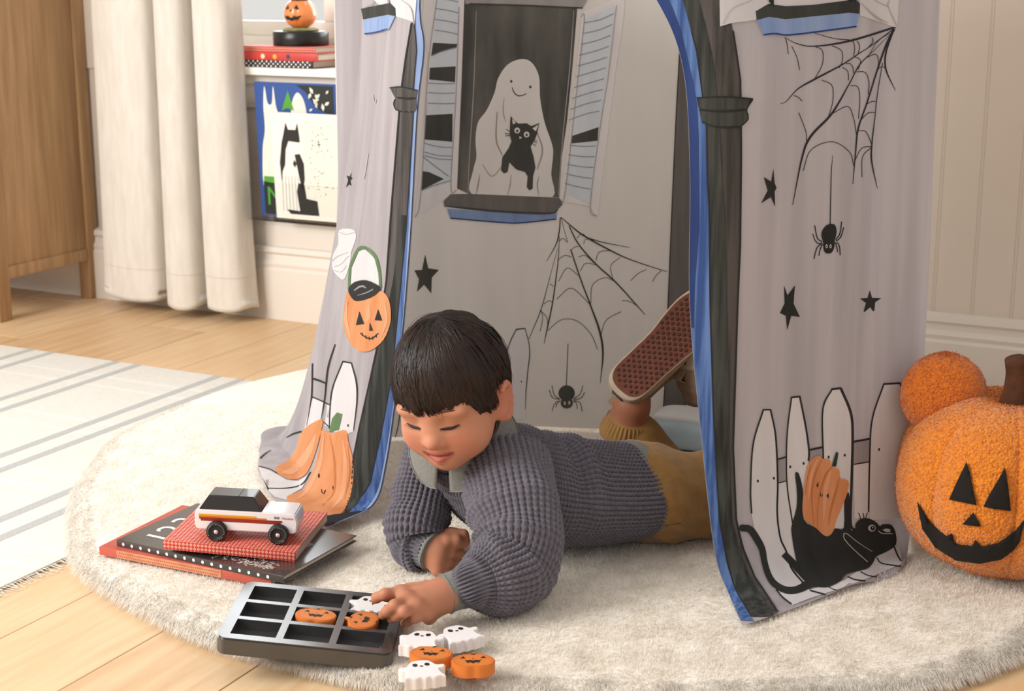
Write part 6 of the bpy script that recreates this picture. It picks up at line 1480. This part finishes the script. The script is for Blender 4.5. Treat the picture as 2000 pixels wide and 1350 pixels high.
# --- trousers
mat('trouser_tan', '#8a6534', 0.9, '#96703c', 60, (1, 1, 1), 3, bump=(1600, .25), sheen=.15)
pf = Field((.08, 1.92, .02), (.43, 2.36, .26), .0022)
pf.ell((.185, 2.072, .092), (.085, .101, .060), rotm(math.radians(24), 0, 0), .02)
pf.chain([(.205, 2.035, .088), (.28, 2.075, .080), KNE_N], [.062, .056, .045], .02)
pf.chain([(.195, 2.11, .084), (.220, 2.165, .072), KNE_F], [.052, .043, .035], .012)
pf.chain([KNE_F, CUF + (KNE_F - CUF) * .25, CUF], [.036, .037, .0365], .012)
pf.chain([KNE_N, ANK_N + (KNE_N - ANK_N) * .2], [.048, .038], .02)
TV, TF = pf.mesh()
tp = TV; wv = np.zeros(len(tp))
r_ = np.random.default_rng(4)
for k in range(7):
    d = r_.normal(0, 1, 3); d /= np.linalg.norm(d); wv += np.sin(tp @ d * r_.uniform(50, 130) + r_.uniform(0, 6))
e1t = (tp - np.array(KNE_N)) @ np.array([.8, -.2, .1]); ridge = .004 * np.exp(-((((tp[:, 0] - .27) * .9 + (tp[:, 2] - .09) * 1.3) % .045 - .022) / .008) ** 2) * (tp[:, 1] < 2.15)
ctr = np.array([.25, 2.1, .07]); nT = tp - ctr; nT /= np.linalg.norm(nT, axis=1)[:, None]
TV = TV + nT * (wv * .0009 + ridge)[:, None]; TV[:, 2] = np.maximum(TV[:, 2], RZ - .003)
tr = fastmesh('trousers', TV, TF, 'trouser_tan', child); sm = tr.modifiers.new('s', 'SMOOTH'); sm.iterations = 4
dC = ANK_F - CUF; dC /= np.linalg.norm(dC)
S, Nn, s, th_ = loft([CUF - dC * .012, CUF - dC * .004, CUF + dC * .006, CUF + dC * .016, CUF + dC * .018, CUF + dC * .012], [.0385, .0400, .0380, .0345, .033, .0315], [.0385, .0400, .0380, .0345, .033, .0315], 160, 26, (1, 0, 0))
V = S + Nn * (.0014 * np.cos(th_ * 36)[:, None] * np.clip((s - .006) / .012, 0, 1)[None, :] + wrinkle(S, 8, 160, .002))[..., None]
fastmesh('trouser_cuff', V.reshape(-1, 3), grid_faces(160, 26, True), 'trouser_tan', child)
mat('trouser_seam', '#6d4c24', .9)
bT = BVHTree.FromPolygons([Vector(p) for p in TV], TF.tolist())
def on_trousers(x, y):
    r = Vector(ray(x, y)).normalized(); h, n, _, _ = bT.ray_cast(Vector(CAM0), r)
    return np.array(h) if h is not None else None
for ln in ([(1246, 985), (1256, 1010), (1262, 1030), (1252, 1046), (1244, 1052)], [(1248, 1032), (1290, 1028), (1330, 1022)]):
    q = [on_trousers(*p) for p in crom(np.array(ln, float), 14)]; q = [a for a in q if a is not None]
    if len(q) > 3: tube('trouser_stitch', q, .0007, 'trouser_seam', tr, 5)

# --- shoes
mat('shoe_suede', '#8a735e', 0.9, '#96806a', 80, bump=(900, .3)); mat('shoe_rubber', '#a3917c', 0.6, '#ad9b86', 50); mat('sole_gum', '#5d2d19', 0.55, '#6a3620', 60); mat('sole_tread', '#41200f', 0.6); mat('shoe_label', '#2a2523', .5)
def shoe(loc, X, Yv, Zn, label):
    """X heel to toe, Zn out of the sole"""
    X = np.array(X, float); X /= np.linalg.norm(X); Zn = np.array(Zn, float); Zn -= X * (Zn @ X); Zn /= np.linalg.norm(Zn); Yv = np.cross(Zn, X)
    e = empty('shoe', loc); e.parent = child
    m_ = Matrix(np.array([X, Yv, Zn]).T.tolist()).to_4x4(); m_.translation = Vector(loc)
    e.matrix_parent_inverse = PM(child).inverted(); e.location = m_.to_translation(); e.rotation_euler = m_.to_euler(); e.scale = (1.1, 1.1, 1.1)
    e['label'] = label
    q = np.array([(-.006, 0), (-.003, .018), (.012, .0285), (.045, .0295), (.085, .0300), (.120, .0350), (.150, .0365), (.175, .030), (.190, .014), (.193, -.004), (.186, -.020), (.165, -.0315), (.135, -.0350), (.10, -.0310), (.06, -.0285), (.015, -.0270), (-.002, -.018)])
    out = smooth_closed(q, 4); n = len(out); cen = np.array([.09, 0])
    # sidewall with rounded edge
    prof_ = [(.915, 0), (.985, 0), (.995, -.001), (1.0, -.003), (1.0, -.017), (1.012, -.0175), (1.012, -.0235), (.99, -.025)]
    V = np.array([[*(cen + (p - cen) * k), z] for p in out for k, z in prof_]); fastmesh('sidewall', V, grid_faces(n, len(prof_), True), 'shoe_rubber', e, True, False)
    v, f = flat_poly(cen + (out - cen) * .93, .02); mesh('sole', [(a, b, .0005) for a, b in v], f, 'sole_gum', e, False, False)
    # waffle tread
    tv, tf = [], []
    inner = cen + (out - cen) * .86
    def inside(p):
        c = False; j = n - 1
        for i in range(n):
            if (inner[i][1] > p[1]) != (inner[j][1] > p[1]) and p[0] < (inner[j][0] - inner[i][0]) * (p[1] - inner[i][1]) / (inner[j][1] - inner[i][1] + 1e-12) + inner[i][0]: c = not c
            j = i
        return c
    for a in np.arange(0, .19, .0092):
        for kk, b in enumerate(np.arange(-.034, .036, .0056)):
            p = (a + (.0046 if kk % 2 else 0), b)
            if inside(p):
                t = np.arange(6) * math.pi / 3; n0 = len(tv); r0 = .0026 if a > .075 else .0022
                tv += [(p[0] + r0 * math.cos(w_) * 1.15, p[1] + r0 * math.sin(w_), .0006) for w_ in t] + [(p[0] + r0 * .7 * math.cos(w_), p[1] + r0 * .7 * math.sin(w_), .0018) for w_ in t]
                tf += [(n0 + i, n0 + (i + 1) % 6, n0 + 6 + (i + 1) % 6, n0 + 6 + i) for i in range(6)] + [tuple(range(n0 + 6, n0 + 12))]
    tag(mesh('tread', tv, tf, 'sole_tread', e, False, False), kind='stuff')
    # upper
    lv = [(1.0, -.020, 0), (1.0, -.032, 0), (.95, -.045, -.004), (.80, -.056, -.018), (.62, -.064, -.032), (.56, -.072, -.036), (.54, -.080, -.037), (.49, -.079, -.037)]
    V = np.array([[*(cen + (p - cen) * np.array([k, min(1, k + .12)]) + np.array([dx, 0])), z] for p in out for k, z, dx in lv]); u_ = fastmesh('upper', V, grid_faces(n, len(lv), True), 'shoe_suede', e, True, False)
    so = u_.modifiers.new('t', 'SOLIDIFY'); so.thickness = .002
    box('heel_label', (-.0072, -.009, -.016), (-.0055, .009, -.006), 'shoe_label', e, .0005, 1)
    mesh('pull_tab', [(-.006, -.008, -.024), (-.006, .008, -.024), (-.018, .008, -.036), (-.018, -.008, -.036), (-.004, -.008, -.046), (-.004, .008, -.046)], [(0, 1, 2, 3), (3, 2, 5, 4)], 'shoe_suede', e, False, False).modifiers.new('t', 'SOLIDIFY').thickness = .002
    for k in range(3):
        a = .115 - k * .016
        tube('lace', [(a, -.018, -.055), (a + .004, 0, -.061), (a, .018, -.055)], .0020, 'shoe_suede', e, 6, 8, False)
    return e
vd = ray(1280, 700); vd /= np.linalg.norm(vd)
upi = np.array([0, math.sin(PITCH), math.cos(PITCH)]); rgt = np.array([1.0, 0, 0])
hl = dp(1211, 763, 2.175)
sF = shoe(hl, rgt * .72 + upi * .69 + vd * .12, None, -vd + .20 * (-.62 * rgt + .78 * upi), 'beige suede shoe sole up, gum rubber tread')
hl2 = dp(1336, 686, 2.215)
sN = shoe(hl2, rgt * .80 + upi * .30 + vd * .55, None, upi * .85 - vd * .45 - rgt * .25, 'beige suede shoe heel')
